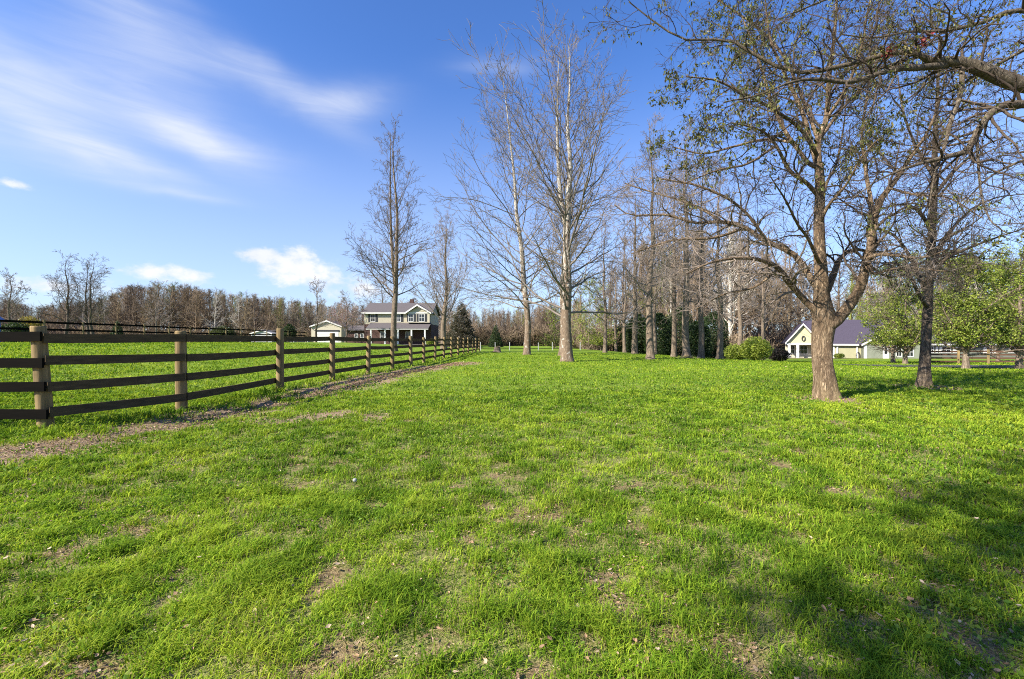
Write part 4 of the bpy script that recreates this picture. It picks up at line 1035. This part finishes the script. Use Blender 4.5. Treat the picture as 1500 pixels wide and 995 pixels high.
# ------------------------------------------------------------------ houses
def gable_roof_x(mb, x0, x1, y0, y1, ze, zr, t=.18):
    """ridge along X"""
    ym = (y0 + y1) / 2
    mb.prismx([(y0, ze), (ym, zr), (y1, ze), (y1, ze - t), (ym, zr - t), (y0, ze - t)], x0, x1)
def window(root, x0, x1, y, z0, z1, shutters=False, mull=1, trim=M['white']):
    """window on a wall facing -Y"""
    f = MB(); w = .09
    f.box(x0 - w, x1 + w, y - .05, y, z1, z1 + w).box(x0 - w, x1 + w, y - .06, y, z0 - w, z0).box(x0 - w, x0, y - .05, y, z0, z1).box(x1, x1 + w, y - .05, y, z0, z1)
    zm = (z0 + z1) / 2; f.box(x0, x1, y - .04, y, zm - .03, zm + .03)
    for k in range(1, mull + 1):
        xm = x0 + (x1 - x0) * k / (mull + 1); f.box(xm - .025, xm + .025, y - .035, y, z0, zm - .03).box(xm - .025, xm + .025, y - .035, y, zm + .03, z1)
    fr = f.build('window', trim, root)
    MB().box(x0, x1, y - .015, y - .004, z0, z1).build('pane', M['glass'], fr)
    if shutters:
        for xa in (x0 - w - .46, x1 + w + .03): MB().box(xa, xa + .43, y - .05, y - .003, z0 - .05, z1 + .05).build('shutter', M['shutter'], root)

def brick_house():
    Y = 84.0; s = Y / F
    X = lambda u: (ux(u, Y) - ox)
    ox, oy = ux(583, Y), Y; oz = gz(ox, oy) - .3
    root = empty('brick_house', (ox, oy, oz), 'two storey cream sided house with grey roof, front gable and white columned porch', 'house'); root.scale = (.95, 1, .97)
    Z = lambda v: vz(v, Y) - oz
    xl, xr = X(531), X(634); ze = Z(457.5); zr = Z(443.5) + .3; D = 8.5
    zf = Z(474)                        # floor line between brick and siding
    MB().box(xl, xr, 0, D, 0, zf).build('wall', M['brick'], root)['label'] = 'red brick ground floor wall'
    MB().box(xl, xr, .02, D - .02, zf, ze).prismx([(.02, ze), (D / 2, zr - .2), (D - .02, ze)], xl + .01, xr - .01).build('wall', M['cream'], root)['label'] = 'cream siding of the upper floor'
    sid = MB()
    for k in range(12):
        z = zf + .12 + k * (ze - zf - .2) / 12; sid.box(xl, xr, .0, .02, z, z + .10)
    sid.build('siding', M['cream'], root)
    r = MB(); gable_roof_x(r, xl - .4, xr + .4, -.5, D + .5, ze + .12, zr + .25)
    rf = r.build('roof', M['shingle'], root)
    MB().box(X(592), X(592) + .8, D / 2 + .6, D / 2 + 1.3, zr - .6, zr + 1.1).build('chimney', M['brick'], rf)
    MB().box(xl - .4, xr + .4, -.56, -.5, ze - .12, ze + .12).build('gutter', M['white'], root)
    # gabled bay
    bx0, bx1, xp = X(598.5), X(634), X(615); zb = Z(446); yb = -1.0
    MB().prism([(bx0 + .1, Z(472)), (bx1 - .1, Z(472)), (bx1 - .1, ze), (xp, zb - .25), (bx0 + .1, ze)], yb, .0).build('bay', M['cream'], root)
    g = MB()
    for (xa, xb) in ((bx0 - .3, xp), (xp, bx1 + .3)):
        za = ze - .1 if xa < xp - .1 else zb; z2 = zb if xa < xp - .1 else ze - .1
        g.prism([(xa, za), (xb, z2), (xb, z2 + .2), (xa, za + .2)], yb - .45, D / 2)
    g.build('gable_roof', M['shingle'], root)
    g = MB()
    for (xa, xb) in ((bx0 - .3, xp), (xp, bx1 + .3)):
        za = ze - .1 if xa < xp - .1 else zb; z2 = zb if xa < xp - .1 else ze - .1
        g.prism([(xa, za - .16), (xb, z2 - .16), (xb, z2 + .16), (xa, za + .16)], yb - .52, yb - .455)
    g.box(bx0 + .2, bx1 - .2, yb - .06, yb - .005, ze - .1, ze + .1)
    g.build('bargeboard', M['white'], root)
    # upper windows
    z0, z1 = Z(470), Z(459.5)
    window(root, X(541.5), X(547.3), .0, z0, z1, True)
    window(root, X(582), X(586.8), .0, z0, z1, True)
    window(root, X(601.5), X(608), yb, z0, z1); window(root, X(617.5), X(625), yb, z0, z1)
    for u0, u1 in ((598.9, 600.9), (609.3, 612), (613.5, 616.5), (626, 629)): MB().box(X(u0), X(u1), yb - .05, yb - .003, z0 - .05, z1 + .05).build('shutter', M['shutter'], root)
    # porch
    py = -2.6
    r = MB(); pr0, pr1 = X(541), X(634.5)
    r.prismx([(-.02 + yb * 0, Z(472)), (py - .4, Z(480.5)), (py - .4, Z(480.5) - .15), (-.02, Z(472) - .15)], pr0, pr1)
    r.build('porch_roof', M['shingle'], root)
    MB().box(pr0 + .05, pr1 - .05, py - .40, py - .15, Z(482.6), Z(480.5) - .152).build('fascia', M['white'], root)
    for u in (548.5, 569.5, 589, 609, 629):
        MB().box(X(u) - .14, X(u) + .14, py - .3, py - .02, .0, Z(482.6)).box(X(u) - .2, X(u) + .2, py - .34, py + .02, .0, .25).build('column', M['white'], root)
    MB().box(pr0, pr1, py - .45, -.003, 0, .42).build('porch_floor', M['shingle'], root)
    window(root, X(556), X(564), .0, Z(498), Z(486)); window(root, X(595), X(604), .0, Z(498), Z(486))
    MB().box(X(576), X(582), -.06, -.003, .42, Z(485.5)).build('door', M['white'], root)
    # low brick wing to the left
    MB().box(X(500), xl - .003, 1.0, 7, 0, Z(483)).build('wing_wall', M['brick'], root)
    r = MB(); gable_roof_x(r, X(498), xl - .01, .5, 7.5, Z(483) + .1, Z(475)); r.build('wing_roof', M['shingle'], root)
    window(root, X(514), X(518), 1.0, Z(499), Z(489))
    window(root, X(523), X(527), 1.0, Z(499), Z(489))
brick_house()

def gable_shed(name, label, u0, u1, up, vpeak, veave, Y, D, mw, mr, door=None, cat_='garage'):
    ox = ux((u0 + u1) / 2, Y); oz = gz(ox, Y) - .15
    root = empty(name, (ox, Y, oz), label, cat_)
    X = lambda u: ux(u, Y) - ox; Z = lambda v: vz(v, Y) - oz
    MB().prism([(X(u0), 0), (X(u1), 0), (X(u1), Z(veave)), (X(up), Z(vpeak) - .12), (X(u0), Z(veave))], 0, D).build('wall', mw, root)
    r = MB(); ov = .25
    for xa, xb, za, zb in ((X(u0) - ov, X(up), Z(veave) - .15, Z(vpeak)), (X(up), X(u1) + ov, Z(vpeak), Z(veave) - .15)):
        r.prism([(xa, za), (xb, zb), (xb, zb + .14), (xa, za + .14)], -.3, D + .3)
    r.build('roof', mr, root)
    t = MB()
    for xa, xb, za, zb in ((X(u0) - ov, X(up), Z(veave) - .15, Z(vpeak)), (X(up), X(u1) + ov, Z(vpeak), Z(veave) - .15)):
        t.prism([(xa, za - .1), (xb, zb - .1), (xb, zb + .16), (xa, za + .16)], -.36, -.302)
    t.build('bargeboard', M['white'], root)
    if door:
        d = MB()
        z1 = Z(door[2])
        for k in range(5): d.box(X(door[0]), X(door[1]), -.05, -.004, z1 * k / 5 + .02, z1 * (k + 1) / 5 - .02)
        d.build('garage_door', M['white'], root)
        MB().box(X(door[0]) - .2, X(door[1]) + .2, -.09, -.06, z1, z1 + .35).build('lintel', M['shutter'], root)
    return root
gable_shed('cream_garage', 'cream gabled garage with a wide white door left of the brick house', 456, 500, 479, 470.5, 478, 92, 9, M['cream'], M['shingle'], (464, 496, 486))
gable_shed('grey_barn', 'low pale roofed outbuilding far off before the left woods', 368, 398, 384, 484, 488.5, 112, 9, M['metal'], M['metal'], None, 'barn')
# blue building at the left edge
ox, Y = ux(-142, 40), 40; oz = gz(ox, Y)
root = empty('blue_building', (ox, Y, oz), 'blue building showing only its edge at the left border', 'building')
hw = 1.9; zt = vz(466, Y) - oz
MB().box(-hw, hw, 0, 6, 0, zt).build('wall', M['blue'], root)
r = MB(); r.prism([(-hw - .2, zt - .1), (0, zt + 1.4), (hw + .2, zt - .1), (hw + .2, zt + .05), (0, zt + 1.55), (-hw - .2, zt + .05)], -.3, 6.3); r.build('roof', M['blue'], root)
MB().box(hw - .25, hw + .03, -.04, -.003, 0, zt - .1).build('corner_board', M['white'], root)

def sage_house():
    Y = 74.0; ox = ux(1225, Y); oz = gz(ox, Y + 2) - .25
    root = empty('gabled_house', (ox, Y, oz), 'pale yellow and sage house with dark violet roof and white gabled porch', 'house')
    X = lambda u, y=Y: ux(u, y) - ox
    Z = lambda v, y=Y: vz(v, y) - oz
    root.rotation_euler = (0, 0, -math.radians(27)); root.scale = (.88, 1, 1)
    ze = Z(503)
    # porch wing with yellow gable
    x0, x1, xp = X(1154.5), X(1203), X(1178.5); zp = Z(474.5)
    MB().prism([(x0 + .1, ze + .02), (x1 - .1, ze + .02), (xp, zp - .25)], .15, 7).build('gable_wall', M['yellow'], root)
    r = MB()
    for xa, xb, za, zb in ((x0 - .25, xp, ze - .1, zp), (xp, x1 + .25, zp, ze - .1)):
        r.prism([(xa, za), (xb, zb), (xb, zb + .15), (xa, za + .15)], -.3, 8)
    r.build('porch_roof', M['shingle_p'], root)
    t = MB()
    for xa, xb, za, zb in ((x0 - .25, xp, ze - .1, zp), (xp, x1 + .25, zp, ze - .1)):
        t.prism([(xa, za - .14), (xb, zb - .14), (xb, zb + .17), (xa, za + .17)], -.37, -.303)
    t.box(x0 - .1, x1 + .1, -.12, .13, ze - .28, ze + .0)
    t.build('bargeboard', M['white'], root)
    for u in (1158.2, 1170.8, 1201): MB().box(X(u) - .22, X(u) + .22, -.1, .3, 0, ze - .282).build('column', M['white'], root)
    MB().box(x0, x1, 2.6, 2.8, 0, ze).build('back_wall', M['cream'], root)
    window(root, X(1173.5), X(1187), 2.6, .9, ze - .5, mull=2); window(root, X(1161.5), X(1168), 2.6, .9, ze - .5)
    MB().box(x0 - .4, x1, -.4, 2.8, 0, .22).build('porch_floor', M['metal'], root)
    w = MB(); nseg = 14
    def wreath(cx, cz, y, ra, rb, nm):
        pts = [(cx + ra * math.cos(2 * math.pi * i / nseg), cz + rb * math.sin(2 * math.pi * i / nseg)) for i in range(nseg)]
        m = MB()
        for a, b in zip(pts, pts[1:] + pts[:1]): m.bar((a[0], y, a[1]), (b[0], y, b[1]), .14, .16)
        m.build(nm, M['shutter'], root)
    wreath(X(1179.2), Z(496), .05, .25, .42, 'wreath')
    # main block: wall set back, big violet roof
    ym = 2.0
    mx0, mx1 = x1 - .1, X(1263, Y + ym)
    zm = Z(504, Y + ym)
    MB().box(mx0, mx1, ym, ym + 8, 0, zm).build('wall', M['olive'], root)
    zr = Z(469.5, Y + ym + 4.5)
    r = MB(); r.prismx([(ym - .5, zm - .05), (ym + 4.5, zr), (ym + 9.5, zm - .05), (ym + 9.5, zm - .2), (ym + 4.5, zr - .15), (ym - .5, zm - .2)], x1 - 2.2, X(1300))
    r.build('roof', M['shingle_p'], root)
    MB().box(x1 + .3, mx1 + .1, ym - .58, ym - .502, zm - .25, zm + .0).build('gutter', M['white'], root)
    t = MB()
    for u in (1224.5, 1229.5, 1256.5): t.box(X(u) - .12, X(u) + .12, ym - .16, ym - .003, 0, zm - .26)
    t.build('trim', M['white'], root)
    window(root, X(1250, Y + ym), X(1254.5, Y + ym), ym, Z(520), Z(507))
    wreath(X(1244.5, Y + ym), Z(521, Y + ym), ym - .09, .25, .62, 'wreath')
    # right wing with a wide gable
    a0, a1 = X(1262), X(1332); ap = X(1298); zpk = Z(482); zea = Z(504)
    MB().prism([(a0, 0), (a1, 0), (a1, zea), (ap, zpk - .2), (a0, zea)], 0, 8).build('wing_wall', M['sage'], root)
    r = MB(); t = MB()
    for xa, xb, za, zb in ((a0 - .45, ap, zea - .2, zpk), (ap, a1 + .45, zpk, zea - .2)):
        r.prism([(xa, za), (xb, zb), (xb, zb + .15), (xa, za + .15)], -.35, 8.3)
        t.prism([(xa, za - .14), (xb, zb - .14), (xb, zb + .17), (xa, za + .17)], -.42, -.353)
    t.box(a0 - .04, a0 + .42, -.05, -.003, 0, zea - .12)
    r.build('wing_roof', M['shingle_p'], root); t.build('bargeboard', M['white'], root)
    d = MB().box(X(1286), X(1293.5), -.09, -.003, .0, Z(506)).build('door', M['white'], root)
    MB().box(X(1288), X(1291.5), -.11, -.092, 1.1, Z(508)).build('door_glass', M['glass'], d)
    window(root, X(1303), X(1309), 0, .8, Z(509)); window(root, X(1316), X(1323), 0, .8, Z(509))
sage_house()

def ranch_house():
    Y = 84.0; u0, u1 = 1352, 1530; ox = ux(1440, Y); oz = gz(ox, Y) - .1
    root = empty('ranch_house', (ox, Y, oz), 'long low pale house with dark windows behind the red brown fence', 'house')
    X = lambda u: ux(u, Y) - ox; Z = lambda v: vz(v, Y) - oz
    ze = Z(505)
    MB().box(X(u0), X(u1), 0, 8, 0, ze).build('wall', M['sage'], root)
    r = MB(); gable_roof_x(r, X(u0) - .5, X(u1) + .5, -.6, 8.6, ze + .12, ze + 1.9); r.build('roof', M['shingle'], root)
    MB().box(X(u0) - .5, X(u1) + .5, -.68, -.602, ze - .12, ze + .14).build('fascia', M['white'], root)
    for a, b in ((1362, 1367), (1380, 1392), (1412, 1418), (1445, 1453), (1478, 1486)): window(root, X(a), X(b), 0, Z(516.5), Z(508.5), mull=1)
    for u in (1370.5, 1376, 1396, 1399.5, 1440.5, 1456.5, 1460, 1490): MB().box(X(u), X(u) + .42, -.05, -.003, Z(517), Z(508)).build('shutter', M['white'], root)
ranch_house()

# ------------------------------------------------------------------ parked car by the paddock fence
def car():
    Y = 87; ox = ux(440, Y); oz = gz(ox, Y)
    root = empty('parked_car', (ox, Y, oz), 'dark parked car behind the pale post fence', 'car')
    prof = [(-2.2, .35), (2.2, .35), (2.25, .75), (2.1, .92), (1.15, 1.0), (.55, 1.48), (-1.0, 1.5), (-1.75, 1.02), (-2.2, .95)]
    MB().prism(prof, -.85, .85).build('body', M['car'], root)
    MB().prism([(1.0, 1.02), (.52, 1.42), (-.15, 1.43), (-.15, 1.02)], -.865, -.852).build('window', M['glass'], root)
    MB().prism([(-.25, 1.02), (-.25, 1.43), (-.95, 1.43), (-1.5, 1.02)], -.865, -.852).build('window', M['glass'], root)
    for x in (-1.4, 1.4):
        for y in (-.87, .67):
            w = MB().cyl((x, y, .33), .33, .2, 16, axis='y').build('wheel', M['tyre'], root)
            MB().cyl((x, y - .012 if y < 0 else y + .2, .33), .19, .012, 12, axis='y').build('rim', M['metal'], w)
    MB().box(2.2, 2.27, -.7, -.45, .66, .8).build('headlight', M['white'], root); MB().box(2.2, 2.27, .45, .7, .66, .8).build('headlight', M['white'], root)
car()

# stump near the end of the rail fence
sx, sy = ux(728, 50), 50
root = empty('tree_stump', (sx, sy, gz(sx, sy)), 'pale cut stump in the grass near the far end of the rail fence', 'stump')
p, r = limb([(0, 0, -.05, .5), (.02, 0, .2, .40), (.03, .02, .5, .36), (.04, .02, .62, .33)], 8, .01)
v, q = trunk_mesh(p, r, 18, .3, .15, .12)
link('trunk', np_mesh('trunk', v, [q], smooth=True), M['bark_row'], root)
MB().cyl((p[-1][0], p[-1][1], p[-1][2] - .02), .32, .03, 16).build('cut_face', M['stump'], root)

# dandelion seed heads in the lawn
def dandelion(x, y, label):
    root = empty('dandelion', (x, y, gz(x, y)), label, 'dandelion')
    h = .13
    p, r = limb([(0, 0, 0, .003), (.01, 0, h * .5, .0028), (.015, .005, h, .0025)], 6, 0)
    v, q = tubes(p[None], r[None], 5); link('stem', np_mesh('stem', v, [q]), M['stem'], root)
    d = nrm(rng.normal(size=(160, 3))); c = p[-1]
    sv = []; 
    a = np.repeat(c[None], 160, 0); b = c + d * .018
    st = np.stack([a + d * .006, (a + b) / 2, b], 1); v1, q1 = tubes(st, np.full((160, 3), .0008), 3)
    e = nrm(np.cross(d, rng.normal(size=(160, 3)))); f = np.cross(d, e)
    v2 = np.stack([b + e * .006, b + f * .006, b - e * .006, b - f * .006], 1).reshape(-1, 3); q2 = (np.arange(160) * 4)[:, None] + np.arange(4)[None]
    v, q = cat([(v1, q1), (v2, q2)])
    link('seed_head', np_mesh('seed_head', v, [q]), M['fluff'], root)
Yd = F * CAMH / (717 - CY + 8); dandelion(ux(517, Yd), Yd, 'white dandelion seed head standing alone in the near lawn')

# ------------------------------------------------------------------ sky, sun, camera
SUN_EL, sdx, sdy = math.radians(34), -.85, -.53            # where the sun stands: behind the viewer, to the left
az_sun = math.atan2(sdx, sdy)                                # clockwise from +Y
W = bpy.data.worlds.new('World'); SC.world = W; W.use_nodes = True
nt = NT(W.node_tree); nt.n.clear()
out = nt.node('ShaderNodeOutputWorld'); bg = nt.node('ShaderNodeBackground')
sky = nt.node('ShaderNodeTexSky'); sky.sky_type = 'NISHITA'; sky.sun_disc = False
sky.sun_elevation = SUN_EL; sky.sun_rotation = az_sun; sky.altitude = 200; sky.air_density = 1.0; sky.dust_density = .6; sky.ozone_density = 2.0
tc = nt.node('ShaderNodeTexCoord'); sep = nt.node('ShaderNodeSeparateXYZ'); nt.l.new(tc.outputs['Generated'], sep.inputs[0])
x, y, z = sep.outputs
azm = nt.m('ARCTAN2', x, y); el = nt.m('ARCSINE', z)
comb = nt.node('ShaderNodeCombineXYZ'); nt.l.new(azm, comb.inputs[0]); nt.l.new(el, comb.inputs[1])
def ae(u, v):
    a = (u - CX) / F; e = -(v - CY) / F
    return math.atan(a), math.atan2(e, math.hypot(1, a))
def blob(u, v, ru, rv, rot, vec_az, vec_el, amp=1.0):
    a0, e0 = ae(u, v); k = math.cos(a0)
    ra, re = ru / F * k * k, rv / F * k
    da = nt.m('SUBTRACT', vec_az, a0); de = nt.m('SUBTRACT', vec_el, e0)
    c, s = math.cos(rot), math.sin(rot)
    p = nt.m('DIVIDE', nt.m('ADD', nt.m('MULTIPLY', da, c), nt.m('MULTIPLY', de, s)), ra)
    q = nt.m('DIVIDE', nt.m('SUBTRACT', nt.m('MULTIPLY', de, c), nt.m('MULTIPLY', da, s)), re)
    d = nt.m('ADD', nt.m('MULTIPLY', p, p), nt.m('MULTIPLY', q, q))
    return nt.m('MULTIPLY', nt.m('EXPONENT', nt.m('MULTIPLY', d, -1.0)), amp)
def total(lst):
    r = lst[0]
    for k in lst[1:]: r = nt.m('ADD', r, k)
    return r
# cirrus: streaked veils
mp = nt.node('ShaderNodeMapping'); nt.l.new(comb.outputs[0], mp.inputs[0]); mp.inputs['Rotation'].default_value = (0, 0, math.radians(16)); mp.inputs['Scale'].default_value = (1.5, 7.0, 1)
n1 = nt.noise(mp.outputs[0], 2.2, 5, .5, .5)
mp2 = nt.node('ShaderNodeMapping'); nt.l.new(comb.outputs[0], mp2.inputs[0]); mp2.inputs['Scale'].default_value = (2.2, 4.0, 1); mp2.inputs['Rotation'].default_value = (0, 0, math.radians(8))
n2 = nt.noise(mp2.outputs[0], 1.7, 4, .5)
mp5 = nt.node('ShaderNodeMapping'); nt.l.new(comb.outputs[0], mp5.inputs[0]); mp5.inputs['Rotation'].default_value = (0, 0, math.radians(22)); mp5.inputs['Scale'].default_value = (3.0, 22.0, 1)
n5 = nt.noise(mp5.outputs[0], 1.6, 7, .62, 1.2)
warp = nt.m('MULTIPLY', nt.m('SUBTRACT', n2, .5), .10)
waz = nt.m('ADD', azm, warp); wel = nt.m('ADD', el, nt.m('MULTIPLY', warp, .8))
cir = total([blob(60, 130, 190, 48, -.25, waz, wel, .85), blob(250, 165, 150, 30, -.35, waz, wel, .85), blob(200, 45, 130, 50, -.5, waz, wel, .7), blob(400, 125, 130, 22, -.3, waz, wel, .65), blob(510, 145, 60, 18, .2, waz, wel, .95),
             blob(150, 215, 160, 16, -.15, waz, wel, .95), blob(300, 205, 90, 14, -.1, waz, wel, .75), blob(270, 280, 75, 9, -.02, waz, wel, .6), blob(730, 95, 60, 13, .05, waz, wel, .42), blob(160, 250, 120, 16, -.1, waz, wel, .4),
             blob(-200, 120, 260, 90, -.2, waz, wel, .7)])
cirf = nt.m('MULTIPLY', cir, nt.m('MULTIPLY', nt.rng(n1, .22, .78, .40, 1.05), nt.rng(n5, .30, .70, .68, 1.1)), clamp=True)
# cumulus low on the left
mp3 = nt.node('ShaderNodeMapping'); nt.l.new(comb.outputs[0], mp3.inputs[0]); mp3.inputs['Scale'].default_value = (1, 1.5, 1)
nc = nt.noise(mp3.outputs[0], 26, 7, .6); nc2 = nt.noise(mp3.outputs[0], 7, 4, .5)
cum = total([blob(415, 392, 62, 26, 0, azm, el, .95), blob(375, 372, 30, 10, .1, azm, el, .8), blob(440, 372, 28, 14, 0, azm, el, .5), blob(500, 420, 60, 24, -.3, azm, el, .8), blob(230, 398, 62, 13, .05, azm, el, .95), blob(290, 410, 40, 16, 0, azm, el, .5), blob(50, 418, 45, 20, 0, azm, el, .85),
             blob(20, 268, 34, 8, -.08, azm, el, .95), blob(140, 425, 60, 20, 0, azm, el, .5), blob(-120, 400, 90, 30, 0, azm, el, .9), blob(730, 440, 60, 10, 0, azm, el, .4), blob(560, 425, 40, 14, 0, azm, el, .5)])
cumf = nt.rng(nt.m('ADD', cum, nt.m('ADD', nt.m('MULTIPLY', nt.m('SUBTRACT', nc, .5), 2.0), nt.m('MULTIPLY', nt.m('SUBTRACT', nc2, .5), 1.2))), .30, 1.15, 0, .92, True)
hs = nt.node('ShaderNodeHueSaturation'); hs.inputs['Saturation'].default_value = 1.12; nt.l.new(sky.outputs[0], hs.inputs['Color'])
SKYMUL = nt.mix(1.0, hs.outputs[0], (.80, 1.02, 1.46), 'MULTIPLY')
haze = nt.rng(el, .0, .58, .62, .0, True)
base = nt.mix(nt.m('MULTIPLY', haze, .85), SKYMUL, (4.3, 4.75, 5.4))
c1 = nt.mix(nt.m('MULTIPLY', cirf, .84), base, (4.9, 5.2, 5.9))
shade = nt.rng(nt.m('ADD', nc2, nt.m('MULTIPLY', nc, .6)), .6, .95, 0, 1.0)
ccol = nt.mix(shade, (4.7, 5.0, 5.7), (6.0, 6.0, 6.2))
cumf = nt.m('MULTIPLY', cumf, nt.rng(cum, .10, .40, 0, 1, True)); c2 = nt.mix(cumf, c1, ccol)
nt.l.new(c2, bg.inputs[0]); bg.inputs[1].default_value = .070
nt.l.new(bg.outputs[0], out.inputs[0])

sun = bpy.data.lights.new('sun', 'SUN'); sun.energy = 4.6; sun.angle = math.radians(.5); sun.color = (1.0, .93, .80)
so = bpy.data.objects.new('sun', sun); COL.objects.link(so)
ce = math.cos(SUN_EL); sv = Vector((sdx, sdy, 0)).normalized() * ce + Vector((0, 0, math.sin(SUN_EL)))
so.rotation_euler = (-sv).to_track_quat('-Z', 'Y').to_euler(); so.location = sv * 40

cam = bpy.data.cameras.new('camera'); co = bpy.data.objects.new('camera', cam); COL.objects.link(co)
cam.sensor_width = 36; cam.lens = 36 * F / 1500; cam.clip_start = .05; cam.clip_end = 6000
cam.shift_y = (CY - 497.5) / 1500
co.location = (0, 0, CAMH + float(terrain(0, 0, False))); co.rotation_euler = (math.radians(90), 0, 0)
SC.camera = co
SC.view_settings.view_transform = 'Standard'; SC.view_settings.look = 'None'; SC.view_settings.gamma = 1.0
SC.view_settings.exposure = 1.35; SC.view_settings.use_curve_mapping = False
SC.cycles.max_bounces = 6; SC.cycles.transparent_max_bounces = 8
SC.cycles.use_denoising = False
SC.cycles.filter_width = 1.05
